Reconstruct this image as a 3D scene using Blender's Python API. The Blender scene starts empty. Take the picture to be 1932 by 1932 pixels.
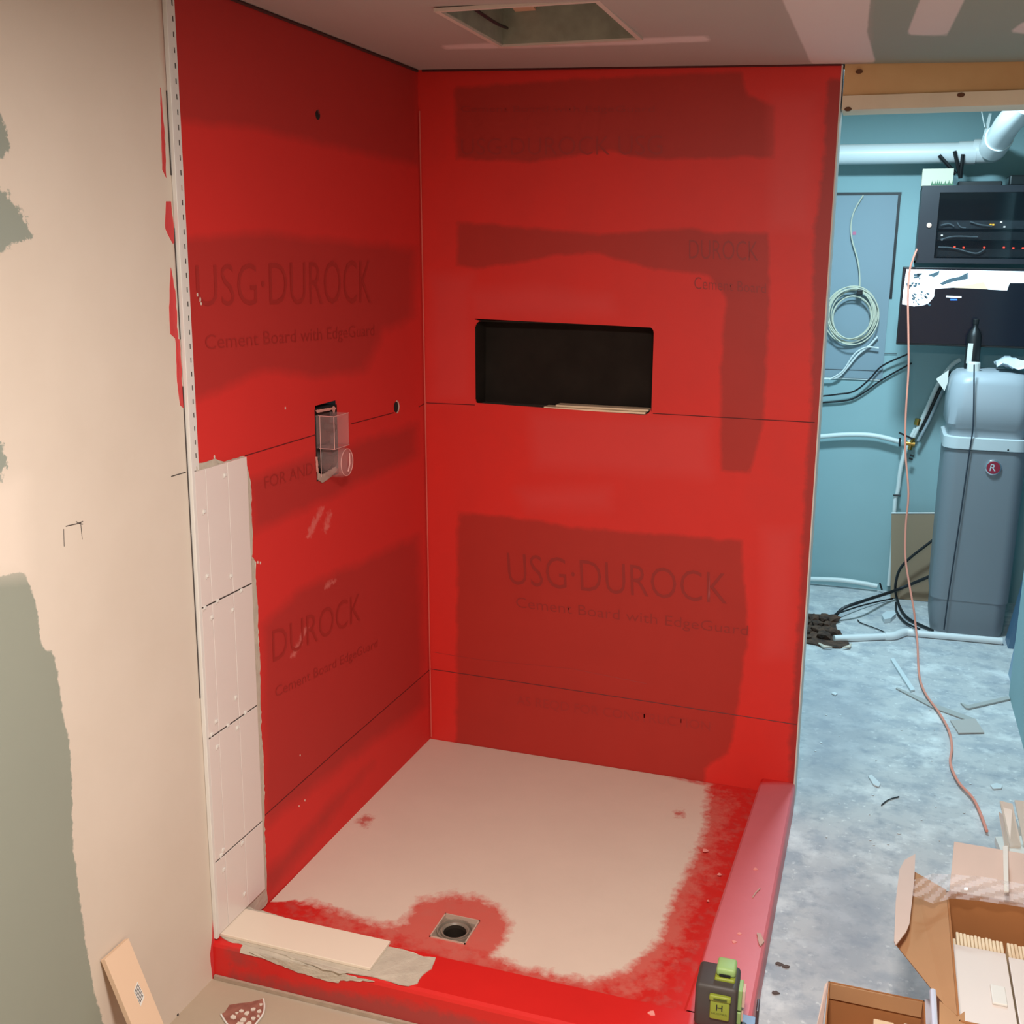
import bpy, bmesh, math, random
import numpy as np
from mathutils import Vector, Matrix
random.seed(7)
sc = bpy.context.scene
C = sc.collection

# ------------------------------------------------------------------ camera
CAMP = np.array([1.379, -3.245, 1.6624]); YAW, PITCH, ROLL, FPX = -.3222, -.2256, .0121, 2070.
_cy, _sy, _cp, _sp = math.cos(YAW), math.sin(YAW), math.cos(PITCH), math.sin(PITCH)
FW = np.array([_sy*_cp, _cy*_cp, _sp]); _r = np.array([_cy, -_sy, 0.]); _u = np.cross(_r, FW)
RT = _r*math.cos(ROLL)+_u*math.sin(ROLL); UP = -_r*math.sin(ROLL)+_u*math.cos(ROLL)
cd = bpy.data.cameras.new('camera'); cam = bpy.data.objects.new('camera', cd); C.objects.link(cam)
cd.sensor_width = 36; cd.lens = FPX/1932*36; cd.clip_start = .05
cam.matrix_world = Matrix(((RT[0], UP[0], -FW[0], CAMP[0]), (RT[1], UP[1], -FW[1], CAMP[1]), (RT[2], UP[2], -FW[2], CAMP[2]), (0, 0, 0, 1)))
sc.camera = cam
# ------------------------------------------------------------------ light and exposure
w = bpy.data.worlds.new('world'); sc.world = w; w.use_nodes = True
w.node_tree.nodes['Background'].inputs[0].default_value = (.5, .55, .6, 1)
w.node_tree.nodes['Background'].inputs[1].default_value = .02
sc.view_settings.view_transform = 'Standard'; sc.view_settings.look = 'None'
sc.view_settings.exposure = 0; sc.view_settings.gamma = 1
def area(name, loc, tgt, size, power, col, spread=180):
    l = bpy.data.lights.new(name, 'AREA'); l.shape = 'DISK'; l.size = size; l.energy = power; l.color = col; l.spread = math.radians(spread)
    o = bpy.data.objects.new(name, l); C.objects.link(o); o.location = loc
    o.rotation_euler = (Vector(tgt)-Vector(loc)).to_track_quat('-Z', 'Y').to_euler(); return o
area('room_ceiling_lamp', (1.28, -2.5, 2.13), (1.2, -2.2, 0), .32, 65, (1, .925, .865), 168)
area('utility_ceiling_lamp', (1.35, 1.35, 2.42), (1.45, 1.4, 0), .30, 55, (.58, .86, 1.0))

# ------------------------------------------------------------------ helpers
def on(px, py, ax, val):
    d = FW*FPX+RT*(px-966)-UP*(py-966)
    return Vector(CAMP+d*(val-CAMP[ax])/d[ax])
def prj(P):
    d = np.asarray(P)-CAMP; z = d@FW
    return np.stack([966+FPX*(d@RT)/z, 966-FPX*(d@UP)/z], -1)
def lin(c):
    return tuple((v/12.92 if v <= .04045 else ((v+.055)/1.055)**2.4) for v in [x/255 for x in c])+(1,)
def mat(name, col, rough=.6, var=0, scale=8, bump=0, bscale=60, metal=0, emit=None, estr=1, spec=.5, col2=None):
    m = bpy.data.materials.new(name); m.use_nodes = True; nt = m.node_tree; b = nt.nodes['Principled BSDF']
    b.inputs['Roughness'].default_value = rough; b.inputs['Metallic'].default_value = metal
    b.inputs['Specular IOR Level'].default_value = spec
    c = lin(col); b.inputs['Base Color'].default_value = c
    tc = nt.nodes.new('ShaderNodeTexCoord')
    if var or col2:
        n = nt.nodes.new('ShaderNodeTexNoise'); n.inputs['Scale'].default_value = scale; n.inputs['Detail'].default_value = 5
        nt.links.new(tc.outputs['Object'], n.inputs['Vector'])
        r = nt.nodes.new('ShaderNodeValToRGB'); r.color_ramp.elements[0].position = .32; r.color_ramp.elements[1].position = .68
        c2 = lin(col2) if col2 else tuple(min(1, v*(1+var)) for v in c[:3])+(1,)
        c1 = c if col2 else tuple(v*(1-var) for v in c[:3])+(1,)
        r.color_ramp.elements[0].color = c1; r.color_ramp.elements[1].color = c2
        nt.links.new(n.outputs['Fac'], r.inputs[0]); nt.links.new(r.outputs[0], b.inputs['Base Color'])
    if bump:
        n = nt.nodes.new('ShaderNodeTexNoise'); n.inputs['Scale'].default_value = bscale; n.inputs['Detail'].default_value = 6
        nt.links.new(tc.outputs['Object'], n.inputs['Vector'])
        bp = nt.nodes.new('ShaderNodeBump'); bp.inputs['Strength'].default_value = bump; bp.inputs['Distance'].default_value = .004
        nt.links.new(n.outputs['Fac'], bp.inputs['Height']); nt.links.new(bp.outputs[0], b.inputs['Normal'])
    if emit:
        b.inputs['Emission Color'].default_value = lin(emit); b.inputs['Emission Strength'].default_value = estr
    return m
def clear_mat(name, tint, alpha, rough=.08):
    m = bpy.data.materials.new(name); m.use_nodes = True; nt = m.node_tree; b = nt.nodes['Principled BSDF']
    b.inputs['Base Color'].default_value = lin(tint); b.inputs['Roughness'].default_value = rough
    tr = nt.nodes.new('ShaderNodeBsdfTransparent'); mx = nt.nodes.new('ShaderNodeMixShader'); mx.inputs[0].default_value = alpha
    nt.links.new(tr.outputs[0], mx.inputs[1]); nt.links.new(b.outputs[0], mx.inputs[2])
    nt.links.new(mx.outputs[0], nt.nodes['Material Output'].inputs[0]); return m
def mask_mat(name, base, layers, rough=.6, bump=.15, bscale=90, low=.06, lowscale=3, extra=None, spec=.4):
    """base colour, then layers (attribute, colour, edge, noise amplitude, noise scale, opacity) of paint or mud"""
    m = bpy.data.materials.new(name); m.use_nodes = True; nt = m.node_tree; N = nt.nodes; L = nt.links; b = N['Principled BSDF']
    b.inputs['Roughness'].default_value = rough; b.inputs['Specular IOR Level'].default_value = spec
    tc = N.new('ShaderNodeTexCoord')
    def noise(s, det=6, rg=.6):
        n = N.new('ShaderNodeTexNoise'); n.inputs['Scale'].default_value = s; n.inputs['Detail'].default_value = det; n.inputs['Roughness'].default_value = rg
        L.new(tc.outputs['Object'], n.inputs['Vector']); return n.outputs['Fac']
    def mth(op, a, c, cl=False):
        n = N.new('ShaderNodeMath'); n.operation = op; n.use_clamp = cl
        for i, v in enumerate((a, c)):
            if isinstance(v, (int, float)): n.inputs[i].default_value = v
            else: L.new(v, n.inputs[i])
        return n.outputs[0]
    def mix(f, a, c):
        n = N.new('ShaderNodeMix'); n.data_type = 'RGBA'
        for i, v in ((0, f), (6, a), (7, c)):
            if isinstance(v, (int, float, tuple)): n.inputs[i].default_value = v
            else: L.new(v, n.inputs[i])
        return n.outputs[2]
    col = lin(base)
    if extra:   # (colour, noise scale, lo, hi, opacity): mottling of the base
        for ec, es, lo, hi, op in extra:
            f = mth('MULTIPLY', mth('DIVIDE', mth('SUBTRACT', noise(es), lo), hi-lo, True), op)
            col = mix(f, col, lin(ec))
    for at, lc, edge, amp, ns, op in layers:
        a = N.new('ShaderNodeAttribute'); a.attribute_name = at
        v = mth('ADD', a.outputs['Fac'], mth('MULTIPLY', mth('SUBTRACT', noise(ns, 8, .65), .5), amp*2))
        f = mth('MULTIPLY', mth('ADD', mth('DIVIDE', v, edge), .5, True), op)
        col = mix(f, col, lin(lc))
    if low:
        hs = N.new('ShaderNodeHueSaturation'); hs.inputs['Value'].default_value = 1
        L.new(mth('ADD', mth('MULTIPLY', mth('SUBTRACT', noise(lowscale), .5), low*4), 1), hs.inputs['Value'])
        L.new(col, hs.inputs['Color']); col = hs.outputs[0]
    L.new(col, b.inputs['Base Color'])
    if bump:
        bp = N.new('ShaderNodeBump'); bp.inputs['Strength'].default_value = bump; bp.inputs['Distance'].default_value = .003
        L.new(noise(bscale), bp.inputs['Height']); L.new(bp.outputs[0], b.inputs['Normal'])
    return m

class MB:
    def __init__(s): s.v = []; s.f = []; s.mi = []; s.cur = 0
    def add(s, vs, fs):
        k = len(s.v); s.v += [Vector(v) for v in vs]; s.f += [tuple(i+k for i in f) for f in fs]; s.mi += [s.cur]*len(fs); return s
    def box(s, lo, hi, M=None, bev=0):
        (a, b, c), (d, e, f) = lo, hi
        if bev:
            bm = bmesh.new(); bmesh.ops.create_cube(bm, size=1)
            for v in bm.verts: v.co = Vector(((a+d)/2+v.co.x*(d-a), (b+e)/2+v.co.y*(e-b), (c+f)/2+v.co.z*(f-c)))
            bmesh.ops.bevel(bm, geom=bm.edges[:], offset=bev, segments=3, affect='EDGES', profile=.5)
            vs = [v.co.copy() for v in bm.verts]; bm.verts.index_update(); fs = [[v.index for v in fc.verts] for fc in bm.faces]; bm.free()
        else:
            vs = [Vector(q) for q in ((a, b, c), (d, b, c), (d, e, c), (a, e, c), (a, b, f), (d, b, f), (d, e, f), (a, e, f))]
            fs = [(0, 3, 2, 1), (4, 5, 6, 7), (0, 1, 5, 4), (1, 2, 6, 5), (2, 3, 7, 6), (3, 0, 4, 7)]
        if M is not None: vs = [M@v for v in vs]
        return s.add(vs, fs)
    def prism(s, poly, ext):
        n = len(poly); ext = Vector(ext); P = [Vector(p) for p in poly]
        return s.add(P+[p+ext for p in P], [tuple(range(n))[::-1], tuple(range(n, 2*n))]+[(i, (i+1) % n, n+(i+1) % n, n+i) for i in range(n)])
    def tube(s, pts, r, n=10, smooth=0, cap=True):
        P = [Vector(p) for p in pts]
        if smooth: P = catmull(P, smooth)
        R = r if isinstance(r, (list, tuple)) else [r]*len(P)
        if len(R) != len(P): R = [R[0]+(R[-1]-R[0])*i/(len(P)-1) for i in range(len(P))]
        t = (P[1]-P[0]).normalized(); a = t.orthogonal().normalized(); vs = []
        for i, p in enumerate(P):
            t2 = ((P[min(i+1, len(P)-1)]-P[max(i-1, 0)])).normalized()
            a = (a-t2*a.dot(t2)).normalized(); b = t2.cross(a)
            vs += [p+(a*math.cos(2*math.pi*k/n)+b*math.sin(2*math.pi*k/n))*R[i] for k in range(n)]
        fs = [(i*n+k, i*n+(k+1) % n, (i+1)*n+(k+1) % n, (i+1)*n+k) for i in range(len(P)-1) for k in range(n)]
        if cap: fs += [tuple(range(n))[::-1], tuple(range((len(P)-1)*n, len(P)*n))]
        return s.add(vs, fs)
    def lathe(s, prof, c=(0, 0, 0), n=32, M=None, cap=True):
        vs = []
        for r, z in prof:
            for k in range(n):
                v = Vector((r*math.cos(2*math.pi*k/n), r*math.sin(2*math.pi*k/n), z))
                vs.append((M@v) if M is not None else v+Vector(c))
        m = len(prof); fs = [(i*n+k, i*n+(k+1) % n, (i+1)*n+(k+1) % n, (i+1)*n+k) for i in range(m-1) for k in range(n)]
        if cap: fs += [tuple(range(n))[::-1], tuple(range((m-1)*n, m*n))]
        return s.add(vs, fs)
    def loft(s, rings, cap=True):
        n = len(rings[0]); vs = [v for r in rings for v in r]; m = len(rings)
        fs = [(i*n+k, i*n+(k+1) % n, (i+1)*n+(k+1) % n, (i+1)*n+k) for i in range(m-1) for k in range(n)]
        if cap: fs += [tuple(range(n))[::-1], tuple(range((m-1)*n, m*n))]
        return s.add(vs, fs)
    def build(s, name, m, parent=None, smooth=False, bevel=0):
        ms = m if isinstance(m, (list, tuple)) else [m]
        o0 = parent_world(parent) if parent is not None else base_of(s.v)
        me = bpy.data.meshes.new(name); me.from_pydata([v-o0 for v in s.v], [], s.f)
        for q in ms: me.materials.append(q)
        me.polygons.foreach_set('material_index', s.mi); me.update()
        bm = bmesh.new(); bm.from_mesh(me); bmesh.ops.recalc_face_normals(bm, faces=bm.faces); bm.to_mesh(me); bm.free()
        o = bpy.data.objects.new(name, me); C.objects.link(o)
        if parent is not None: o.parent = parent
        else: o.location = o0
        if bevel:
            md = o.modifiers.new('bevel', 'BEVEL'); md.width = bevel; md.segments = 2; md.limit_method = 'ANGLE'
        if smooth:
            for p in me.polygons: p.use_smooth = True
            if hasattr(me, 'set_sharp_from_angle'): me.set_sharp_from_angle(angle=math.radians(40))
        return o
def parent_world(p):
    v = Vector((0, 0, 0))
    while p is not None: v += p.location; p = p.parent
    return v
def base_of(vs):
    x = [v.x for v in vs]; y = [v.y for v in vs]; z = [v.z for v in vs]
    return Vector(((min(x)+max(x))/2, (min(y)+max(y))/2, min(z)))
def catmull(P, k):
    out = []; Q = [P[0]*2-P[1]]+P+[P[-1]*2-P[-2]]
    for i in range(1, len(Q)-2):
        a, b, c, d = Q[i-1:i+3]
        for j in range(k):
            t = j/k; out.append(.5*((2*b)+(c-a)*t+(2*a-5*b+4*c-d)*t*t+(3*b-a-3*c+d)*t**3))
    out.append(P[-1]); return out
def tag(o, label=None, cat=None, group=None, kind=None):
    for k, v in (('label', label), ('category', cat), ('group', group), ('kind', kind)):
        if v: o[k] = v
    return o
def thing(name, label, cat, loc, group=None):
    o = bpy.data.objects.new(name, None); o.empty_display_size = .05; C.objects.link(o); o.location = loc
    return tag(o, label, cat, group)
def struct(o): o['kind'] = 'structure'; return o
def dense(poly, step, amp, rnd=random):
    """polygon outline subdivided with small ragged offsets (3-D points)"""
    out = []; n = len(poly)
    for i in range(n):
        a, b = Vector(poly[i]), Vector(poly[(i+1) % n]); k = max(1, int((b-a).length/step))
        for j in range(k):
            out.append(a.lerp(b, j/k)+Vector([rnd.uniform(-amp, amp) for _ in range(3)])*(0 if j == 0 else 1))
    return out
def sdf(P, poly):
    """signed distance (positive inside) of points P (n,2) to a polygon"""
    poly = np.array(poly, float); d = np.full(len(P), 1e9); ins = np.zeros(len(P), bool)
    for i in range(len(poly)):
        a, b = poly[i], poly[(i+1) % len(poly)]; e = b-a; t = np.clip(((P-a)@e)/max(e@e, 1e-9), 0, 1)
        d = np.minimum(d, np.hypot(*(P-a-t[:, None]*e).T))
        c = ((a[1] > P[:, 1]) != (b[1] > P[:, 1])); ins ^= c & (P[:, 0] < (b[0]-a[0])*(P[:, 1]-a[1])/((b[1]-a[1]) if b[1] != a[1] else 1e-9)+a[0])
    return np.where(ins, d, -d)
def grid(name, p00, p10, p11, p01, us, vs, m, masks=None, holes=(), parent=None, zfun=None):
    """quad surface with lines at us, vs (0..1); holes = parameter rectangles; masks = attribute -> outlines"""
    us = np.array(us); vs = np.array(vs); U, V = np.meshgrid(us, vs, indexing='ij'); U = U.ravel()[:, None]; V = V.ravel()[:, None]
    a, b, c, d = [np.array(q, float) for q in (p00, p10, p11, p01)]
    P = a*(1-U)*(1-V)+b*U*(1-V)+c*U*V+d*(1-U)*V
    if zfun is not None: P[:, 2] = zfun(P)
    nv = len(vs); fs = []
    for i in range(len(us)-1):
        for j in range(nv-1):
            um, vm = (us[i]+us[i+1])/2, (vs[j]+vs[j+1])/2
            if any(h[0] < um < h[1] and h[2] < vm < h[3] for h in holes): continue
            fs.append((i*nv+j, (i+1)*nv+j, (i+1)*nv+j+1, i*nv+j+1))
    me = bpy.data.meshes.new(name); me.from_pydata(P.tolist(), [], fs); me.materials.append(m)
    if masks:
        px = prj(P)
        for k, polys in masks.items():
            s = np.max([sdf(px, q) for q in polys], axis=0)
            at = me.attributes.new(k, 'FLOAT', 'POINT'); at.data.foreach_set('value', np.clip(s/20, -3, 3).astype(np.float32))
    o = bpy.data.objects.new(name, me); C.objects.link(o)
    if parent is not None: o.parent = parent
    return o
def lines(lo, hi, n, extra=()):
    L = sorted(set([lo+(hi-lo)*i/n for i in range(n+1)])); 
    for e in extra: L = [x for x in L if abs(x-e) > .3*(hi-lo)/n or x in (lo, hi)]+[e]
    return sorted(L)
def text_on(name, s, bl, br, tr, tl, m, parent, lift, snap=None):
    """raised-by-a-hair printed lettering fitted between four points of a surface"""
    cu = bpy.data.curves.new(name, 'FONT'); cu.body = s; cu.resolution_u = 3; cu.offset = -.008 if 'print' in m.name else 0
    t = bpy.data.objects.new(name+'_tmp', cu); C.objects.link(t)
    dg = bpy.context.evaluated_depsgraph_get(); me = bpy.data.meshes.new_from_object(t.evaluated_get(dg)); bpy.data.objects.remove(t)
    X = [v.co.x for v in me.vertices]; Y = [v.co.y for v in me.vertices]; x0, x1, y0, y1 = min(X), max(X), min(Y), max(Y)
    o0 = parent_world(parent); bl, br, tr, tl = [Vector(q) for q in (bl, br, tr, tl)]
    for v in me.vertices:
        u = (v.co.x-x0)/(x1-x0); q = (v.co.y-y0)/(y1-y0)
        v.co = bl*(1-u)*(1-q)+br*u*(1-q)+tr*u*q+tl*(1-u)*q+Vector(lift)
        if snap: v.co.x = snap(v.co.y, v.co.z)+lift[0]
        v.co -= o0
    me.materials.clear(); me.materials.append(m)
    o = bpy.data.objects.new(name, me); C.objects.link(o); o.parent = parent; return o

# ------------------------------------------------------------------ materials
RED = (214, 40, 32); RED_DK = (176, 38, 30)
m_red_back = mask_mat('red_membrane_back', (216, 46, 38), [('dark', (168, 44, 34), .45, .45, 16, .85), ('pink', (218, 66, 62), 1.6, .5, 6, .6), ('edge', (158, 46, 40), .5, .6, 24, .85)],
                      rough=.5, bump=.12, bscale=35, low=.05, lowscale=5, extra=[((226, 42, 30), 2.2, .45, .7, .6), ((190, 44, 36), 5, .52, .75, .4)])
m_leftwall = mask_mat('left_wall_mud_and_membrane', (216, 202, 186),
                      [('green', (146, 150, 136), .12, .42, 45, 1), ('fleck', (146, 152, 140), .2, 1.5, 45, 1), ('mudlight', (232, 216, 200), 2.5, .5, 6, .5),
                       ('red', (214, 46, 40), .05, 0, 5, 1), ('dark', (166, 44, 38), 1.1, .6, 9, .7), ('scuff', (226, 130, 120), .25, .5, 60, .55)],
                      rough=.7, bump=.08, bscale=25, low=.025, lowscale=3, extra=[((206, 190, 172), 2.2, .4, .75, .6)])
m_ceil = mask_mat('ceiling_board', (178, 165, 156), [('green', (150, 160, 148), 1.0, .5, 8, 1), ('mud', (224, 210, 204), .2, .10, 20, .9)], rough=.9, bump=.05, bscale=40, low=.03, lowscale=2)
m_pan = mask_mat('shower_pan_finish', (206, 40, 34), [('scrub', (206, 112, 98), 2.2, 4.0, 30, .75), ('beige', (222, 204, 186), .9, 1.0, 40, 1), ('crisp', (222, 204, 186), .15, .15, 40, 1), ('spot', (190, 60, 50), .5, .9, 45, .8)],
                 rough=.5, bump=.1, bscale=80, low=.03, lowscale=6, extra=[((188, 84, 76), 34, .5, .72, .8)])
m_curb = mask_mat('curb_red', (206, 36, 32), [('pinkc', (208, 108, 114), .4, .12, 20, 1), ('wear', (150, 62, 58), 1.0, 1.0, 34, .8)], rough=.42, bump=.12, bscale=40, low=.06, lowscale=5)
m_floor = mask_mat('concrete_floor', (192, 192, 192), [('tan', (178, 160, 138), 3, .5, 5, 1), ('grime', (140, 146, 156), 3, 2.2, 14, .55)], rough=.65, bump=.25, bscale=28, low=.05, lowscale=5,
                   extra=[((156, 162, 170), 9, .46, .62, .7), ((228, 228, 226), 7, .52, .66, .7), ((130, 137, 148), 24, .54, .70, .45), ((236, 236, 232), 40, .60, .70, .6)])
m_teal = mat('moisture_board_teal', (148, 178, 182), .85, var=.05, scale=1.5)
m_mud = mat('joint_mud', (216, 202, 186), .8, var=.05)
m_tile = mat('white_glazed_tile', (226, 214, 206), .25, var=.015, scale=3)
m_tileb = mat('tile_body_cream', (236, 214, 180), .6, var=.04)
m_thin = mat('thinset_mortar', (190, 178, 160), .9, var=.08, scale=30, bump=.4, bscale=120)
m_pvcw = mat('white_pvc', (224, 220, 212), .35)
m_black = mat('black_plastic', (20, 20, 22), .45)
m_niche = mat('black_foam', (42, 36, 31), .95, var=.15, scale=10, spec=.1)
m_dark = mat('dark_cavity', (22, 18, 16), .9)
m_wood = mat('pine_lumber', (216, 176, 124), .65, col2=(196, 150, 98), scale=4, bump=.1)
m_wood2 = mat('pale_lumber', (226, 210, 184), .65, var=.06, scale=5)
m_knot = mat('wood_knot', (96, 58, 30), .7)
m_print = mat('print_under_membrane', (150, 39, 32), .5)
m_print2 = mat('print_under_thick_membrane', (164, 42, 35), .5)
m_pencil_shade = mat('pencil_and_shade_grey', (70, 62, 58), .8)  # pencil marks, also the shade drawn in joints and beside the profile
m_pipe = mat('white_drain_pipe', (226, 228, 228), .35)
m_pex = mat('white_pex', (222, 228, 226), .4)
m_brass = mat('brass_fitting', (190, 150, 80), .3, metal=1)
m_steel = mat('galvanised_steel', (150, 148, 138), .45, var=.1, metal=.6)
m_blackcable = mat('black_cable', (24, 26, 30), .5)
m_card = mat('cardboard', (176, 132, 92), .85, var=.05, scale=6)
m_cardin = mat('cardboard_inside', (164, 108, 62), .85, var=.05, scale=6)
m_cardpale = mat('cardboard_pale', (206, 184, 172), .85, var=.04)
m_grey = mat('grey_plastic_tank', (126, 132, 138), .45)
m_greylid = mat('grey_plastic_lid', (160, 166, 172), .4)
m_lightband = mat('pale_grey_plastic', (200, 206, 208), .4)
m_clear = clear_mat('clear_plastic', (215, 180, 175), .13, .12)
m_film = clear_mat('plastic_film', (240, 240, 245), .30, .08)

# ------------------------------------------------------------------ setting
H = 2.2
A_T = on(788, 132, 1, 0); B_T = on(1589, 121, 1, 0)
slope = lambda a, b, z: a+(b-a)*((z-a.z)/(b.z-a.z))
A_lo = on(812, 1388, 1, 0); B_lo = on(1498, 1478, 1, 0)
A_B = slope(A_T, A_lo, 0); B_B = slope(B_T, B_lo, 0)
CZ = on(450, 0, 0, 0)
kx = (B_T.z-A_T.z)/(B_T.x-A_T.x); ky = (CZ.z-(A_T.z-kx*A_T.x))/CZ.y
zceil = lambda x, y: A_T.z+kx*(x-A_T.x)+ky*y
YN = -4.4; XR = 2.7

# ---- back wall with the niche opening
NB = [on(898, 608, 1, 0), on(1233, 614, 1, 0), on(1228, 780, 1, 0), on(898, 765, 1, 0)]
nx0, nx1, nz0, nz1 = .170, .731, 1.2145, 1.4755
def uv_back(x, z):
    v = z/((A_T.z+B_T.z)/2)
    xl = A_B.x+(A_T.x-A_B.x)*v; xr = B_B.x+(B_T.x-B_B.x)*v; return (x-xl)/(xr-xl), v
u0, v0 = uv_back(nx0, nz0); u1, v1 = uv_back(nx1, nz1)
D1 = [(858, 165), (1090, 150), (1400, 135), (1410, 180), (1462, 200), (1460, 296), (1230, 300), (1150, 285), (1000, 305), (860, 300)]
D2 = [(862, 420), (1000, 430), (1130, 442), (1300, 430), (1330, 438), (1450, 440), (1452, 560), (1440, 800), (1415, 890), (1360, 890), (1360, 800), (1360, 690), (1370, 560), (1340, 520), (1230, 506), (1130, 478), (1060, 480), (1000, 492), (900, 508), (862, 500)]
D3 = [(865, 966), (920, 972), (1020, 982), (1080, 996), (1400, 1020), (1404, 1110), (1412, 1190), (1392, 1330), (1375, 1420), (1330, 1450), (1330, 1500), (860, 1410), (862, 1100)]
D4 = [(1562, 150), (1600, 150), (1600, 1700), (1488, 1700), (1490, 1400), (1500, 1250), (1508, 1150), (1515, 1000), (1530, 750), (1535, 450), (1552, 320)]
PK = [(880, 545), (1010, 540), (1150, 560), (1160, 590), (890, 600)]; PK2 = [(975, 925), (1150, 920), (1150, 960), (1000, 960)]; PK3 = [(1455, 180), (1540, 180), (1525, 430), (1455, 430)]; PK4 = [(1440, 1000), (1500, 1000), (1490, 1240), (1440, 1240)]; PK5 = [(815, 520), (890, 520), (890, 760), (815, 760)]; PK6 = [(1000, 780), (1340, 795), (1340, 900), (1010, 880)]
wb = grid('wall_back', A_B, B_B, B_T, A_T, lines(0, 1, 120, (u0, u1)), lines(0, 1, 200, (v0, v1)), m_red_back,
          {'dark': [D1, D2, D3], 'pink': [PK, PK2, PK3, PK4, PK5, PK6], 'edge': [D4]}, holes=[(u0, u1, v0, v1)])
struct(wb)
for (a, b, c, d, s, mm) in (((960, 1102), (1372, 1140), (1372, 1082), (956, 1042), 'USG\u00b7DUROCK', m_print), ((975, 1152), (1410, 1205), (1412, 1180), (973, 1126), 'Cement Board with EdgeGuard', m_print),
                            ((975, 1332), (1340, 1382), (1340, 1362), (975, 1312), 'AS REQD FOR CONSTRUCTION', m_print2), ((1300, 488), (1430, 492), (1430, 455), (1300, 452), 'DUROCK', m_print),
                            ((1310, 545), (1445, 553), (1445, 535), (1310, 522), 'Cement Board', m_print), ((870, 215), (1235, 215), (1235, 200), (870, 200), 'Cement Board with EdgeGuard', m_print2),
                            ((870, 292), (1250, 292), (1250, 255), (870, 262), 'USG\u00b7DUROCK USG', m_print2)):
    text_on('printed_lettering', s, *[on(*q, 1, 0) for q in (a, b, c, d)], mm, wb, (0, -.0008, 0))
def strokes(parent, pts, ax, val, r, m, name='pencil_line', off=(0, 0, 0), smooth=0):
    b = MB(); b.tube([(on(*q, ax, val) if ax else onL(*q))+Vector(off) for q in pts], r, 5, smooth); return b.build(name, m, parent)
m_line = mat('layout_line_dark', (96, 22, 22), .6)
strokes(wb, [(805, 760), (896, 764)], 1, 0, .0014, m_line, 'layout_line')
strokes(wb, [(1232, 780), (1390, 789), (1537, 797)], 1, 0, .0014, m_line, 'layout_line')
strokes(wb, [(812, 1262), (1000, 1290), (1200, 1320), (1503, 1367)], 1, 0, .0014, m_line, 'layout_line')
strokes(wb, [(815, 1230), (900, 1244), (1080, 1262), (1220, 1290)], 1, 0, .0006, m_print, 'layout_line')
# rounded corners of the opening
b = MB(); rr = .018
for cx, cz, sx, sz in ((nx0, nz0, 1, 1), (nx1, nz0, -1, 1), (nx1, nz1, -1, -1), (nx0-.001, nz1+.0015, 1, -1)):
    arc = [Vector((cx+sx*rr*(1-math.sin(t)), -.0005, cz+sz*rr*(1-math.cos(t)))) for t in [math.pi/2*k/6 for k in range(7)]]
    b.prism([Vector((cx-sx*.005, -.0005, cz-sz*.005))]+arc, (0, .004, 0))
b.build('opening_corner', mat('membrane_red', (216, 46, 38), .5), wb)
# rest of the partition behind the board
b = MB(); z1, z2 = 0, 2.5
b.box((-.12, .1, z1), (1.215, .115, z2)); b.box((1.185, .004, z1), (1.213, .1, 2.09))
pt = b.build('wall_partition', m_teal); struct(pt)
b = MB()
e0, e1 = slope(B_B, B_T, 0), slope(B_B, B_T, 2.182)
b.prism([e0+Vector((-.001, -.0015, 0)), e0+Vector((.003, -.0015, 0)), e0+Vector((.003, .118, 0)), e0+Vector((-.001, .118, 0))], e1-e0)
o = b.build('trim_1', mat('corner_bead', (214, 208, 200), .6)); struct(o)
# corner caulk line between the two red walls
b = MB(); b.tube([slope(A_B, A_T, z)+Vector((.006, -.006, 0)) for z in (.06, .8, 1.5, 2.1)], .0022, 6)
o = b.build('trim_2', mat('corner_seam', (214, 96, 84), .5)); struct(o)
# caulk spot in the corner at the pan
# ---- left wall
TR = 1.2835    # distance of the tile edge profile from the corner
GREEN = [(-400, 1085), (0, 1088), (46, 1079), (60, 1115), (72, 1160), (76, 1210), (84, 1228), (103, 1228), (106, 1258), (114, 1300), (116, 1340), (130, 1395), (136, 1480), (136, 1560), (144, 1650), (163, 1790), (180, 1880), (196, 1932), (240, 2300), (-400, 2300)]
G2 = [(-300, 190), (-4, 200), (8, 230), (20, 272), (6, 296), (-300, 300)]
G3 = [(-300, 350), (8, 355), (25, 385), (52, 410), (58, 452), (20, 462), (-8, 485), (-300, 490)]
G4 = [(-300, 815), (0, 830), (13, 850), (8, 888), (0, 912), (-300, 915)]
LT = [(0, 910), (45, 905), (50, 1080), (0, 1085), (-300, 1085), (-300, 905)]
LT2 = [(60, 300), (330, 500), (350, 1000), (60, 1000)]
yn_t = (0, YN, zceil(0, YN))
yl = lambda y: y/YN
vy0, vy1, vz0, vz1 = -.727, -.612, 1.093, 1.276
Lh = (A_T.z+yn_t[2])/2
RED_REG = [(302, -200), (310, 0), (335, 450), (356, 885), (378, 1250), (400, 1640), (404, 1765), (408, 1845), (420, 1900), (900, 1500), (900, -200)]
DL1 = [(300, -100), (450, -100), (800, 120), (800, 312), (700, 290), (600, 268), (470, 240), (320, 226)]
DL2 = [(335, 450), (500, 440), (790, 470), (786, 600), (730, 625), (690, 700), (600, 712), (500, 700), (360, 760)]
DL3 = [(495, 1180), (570, 1110), (790, 1010), (800, 1330), (700, 1400), (500, 1560)]
DL4 = [(470, 905), (590, 860), (790, 800), (790, 860), (640, 930), (560, 968), (480, 1005)]
DL5 = [(640, 1500), (700, 1440), (560, 1620), (505, 1700), (498, 1650)]
def xleft(y, z):
    return (A_B.x+(A_T.x-A_B.x)*z/A_T.z)*max(0, 1+y/1.05)
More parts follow.
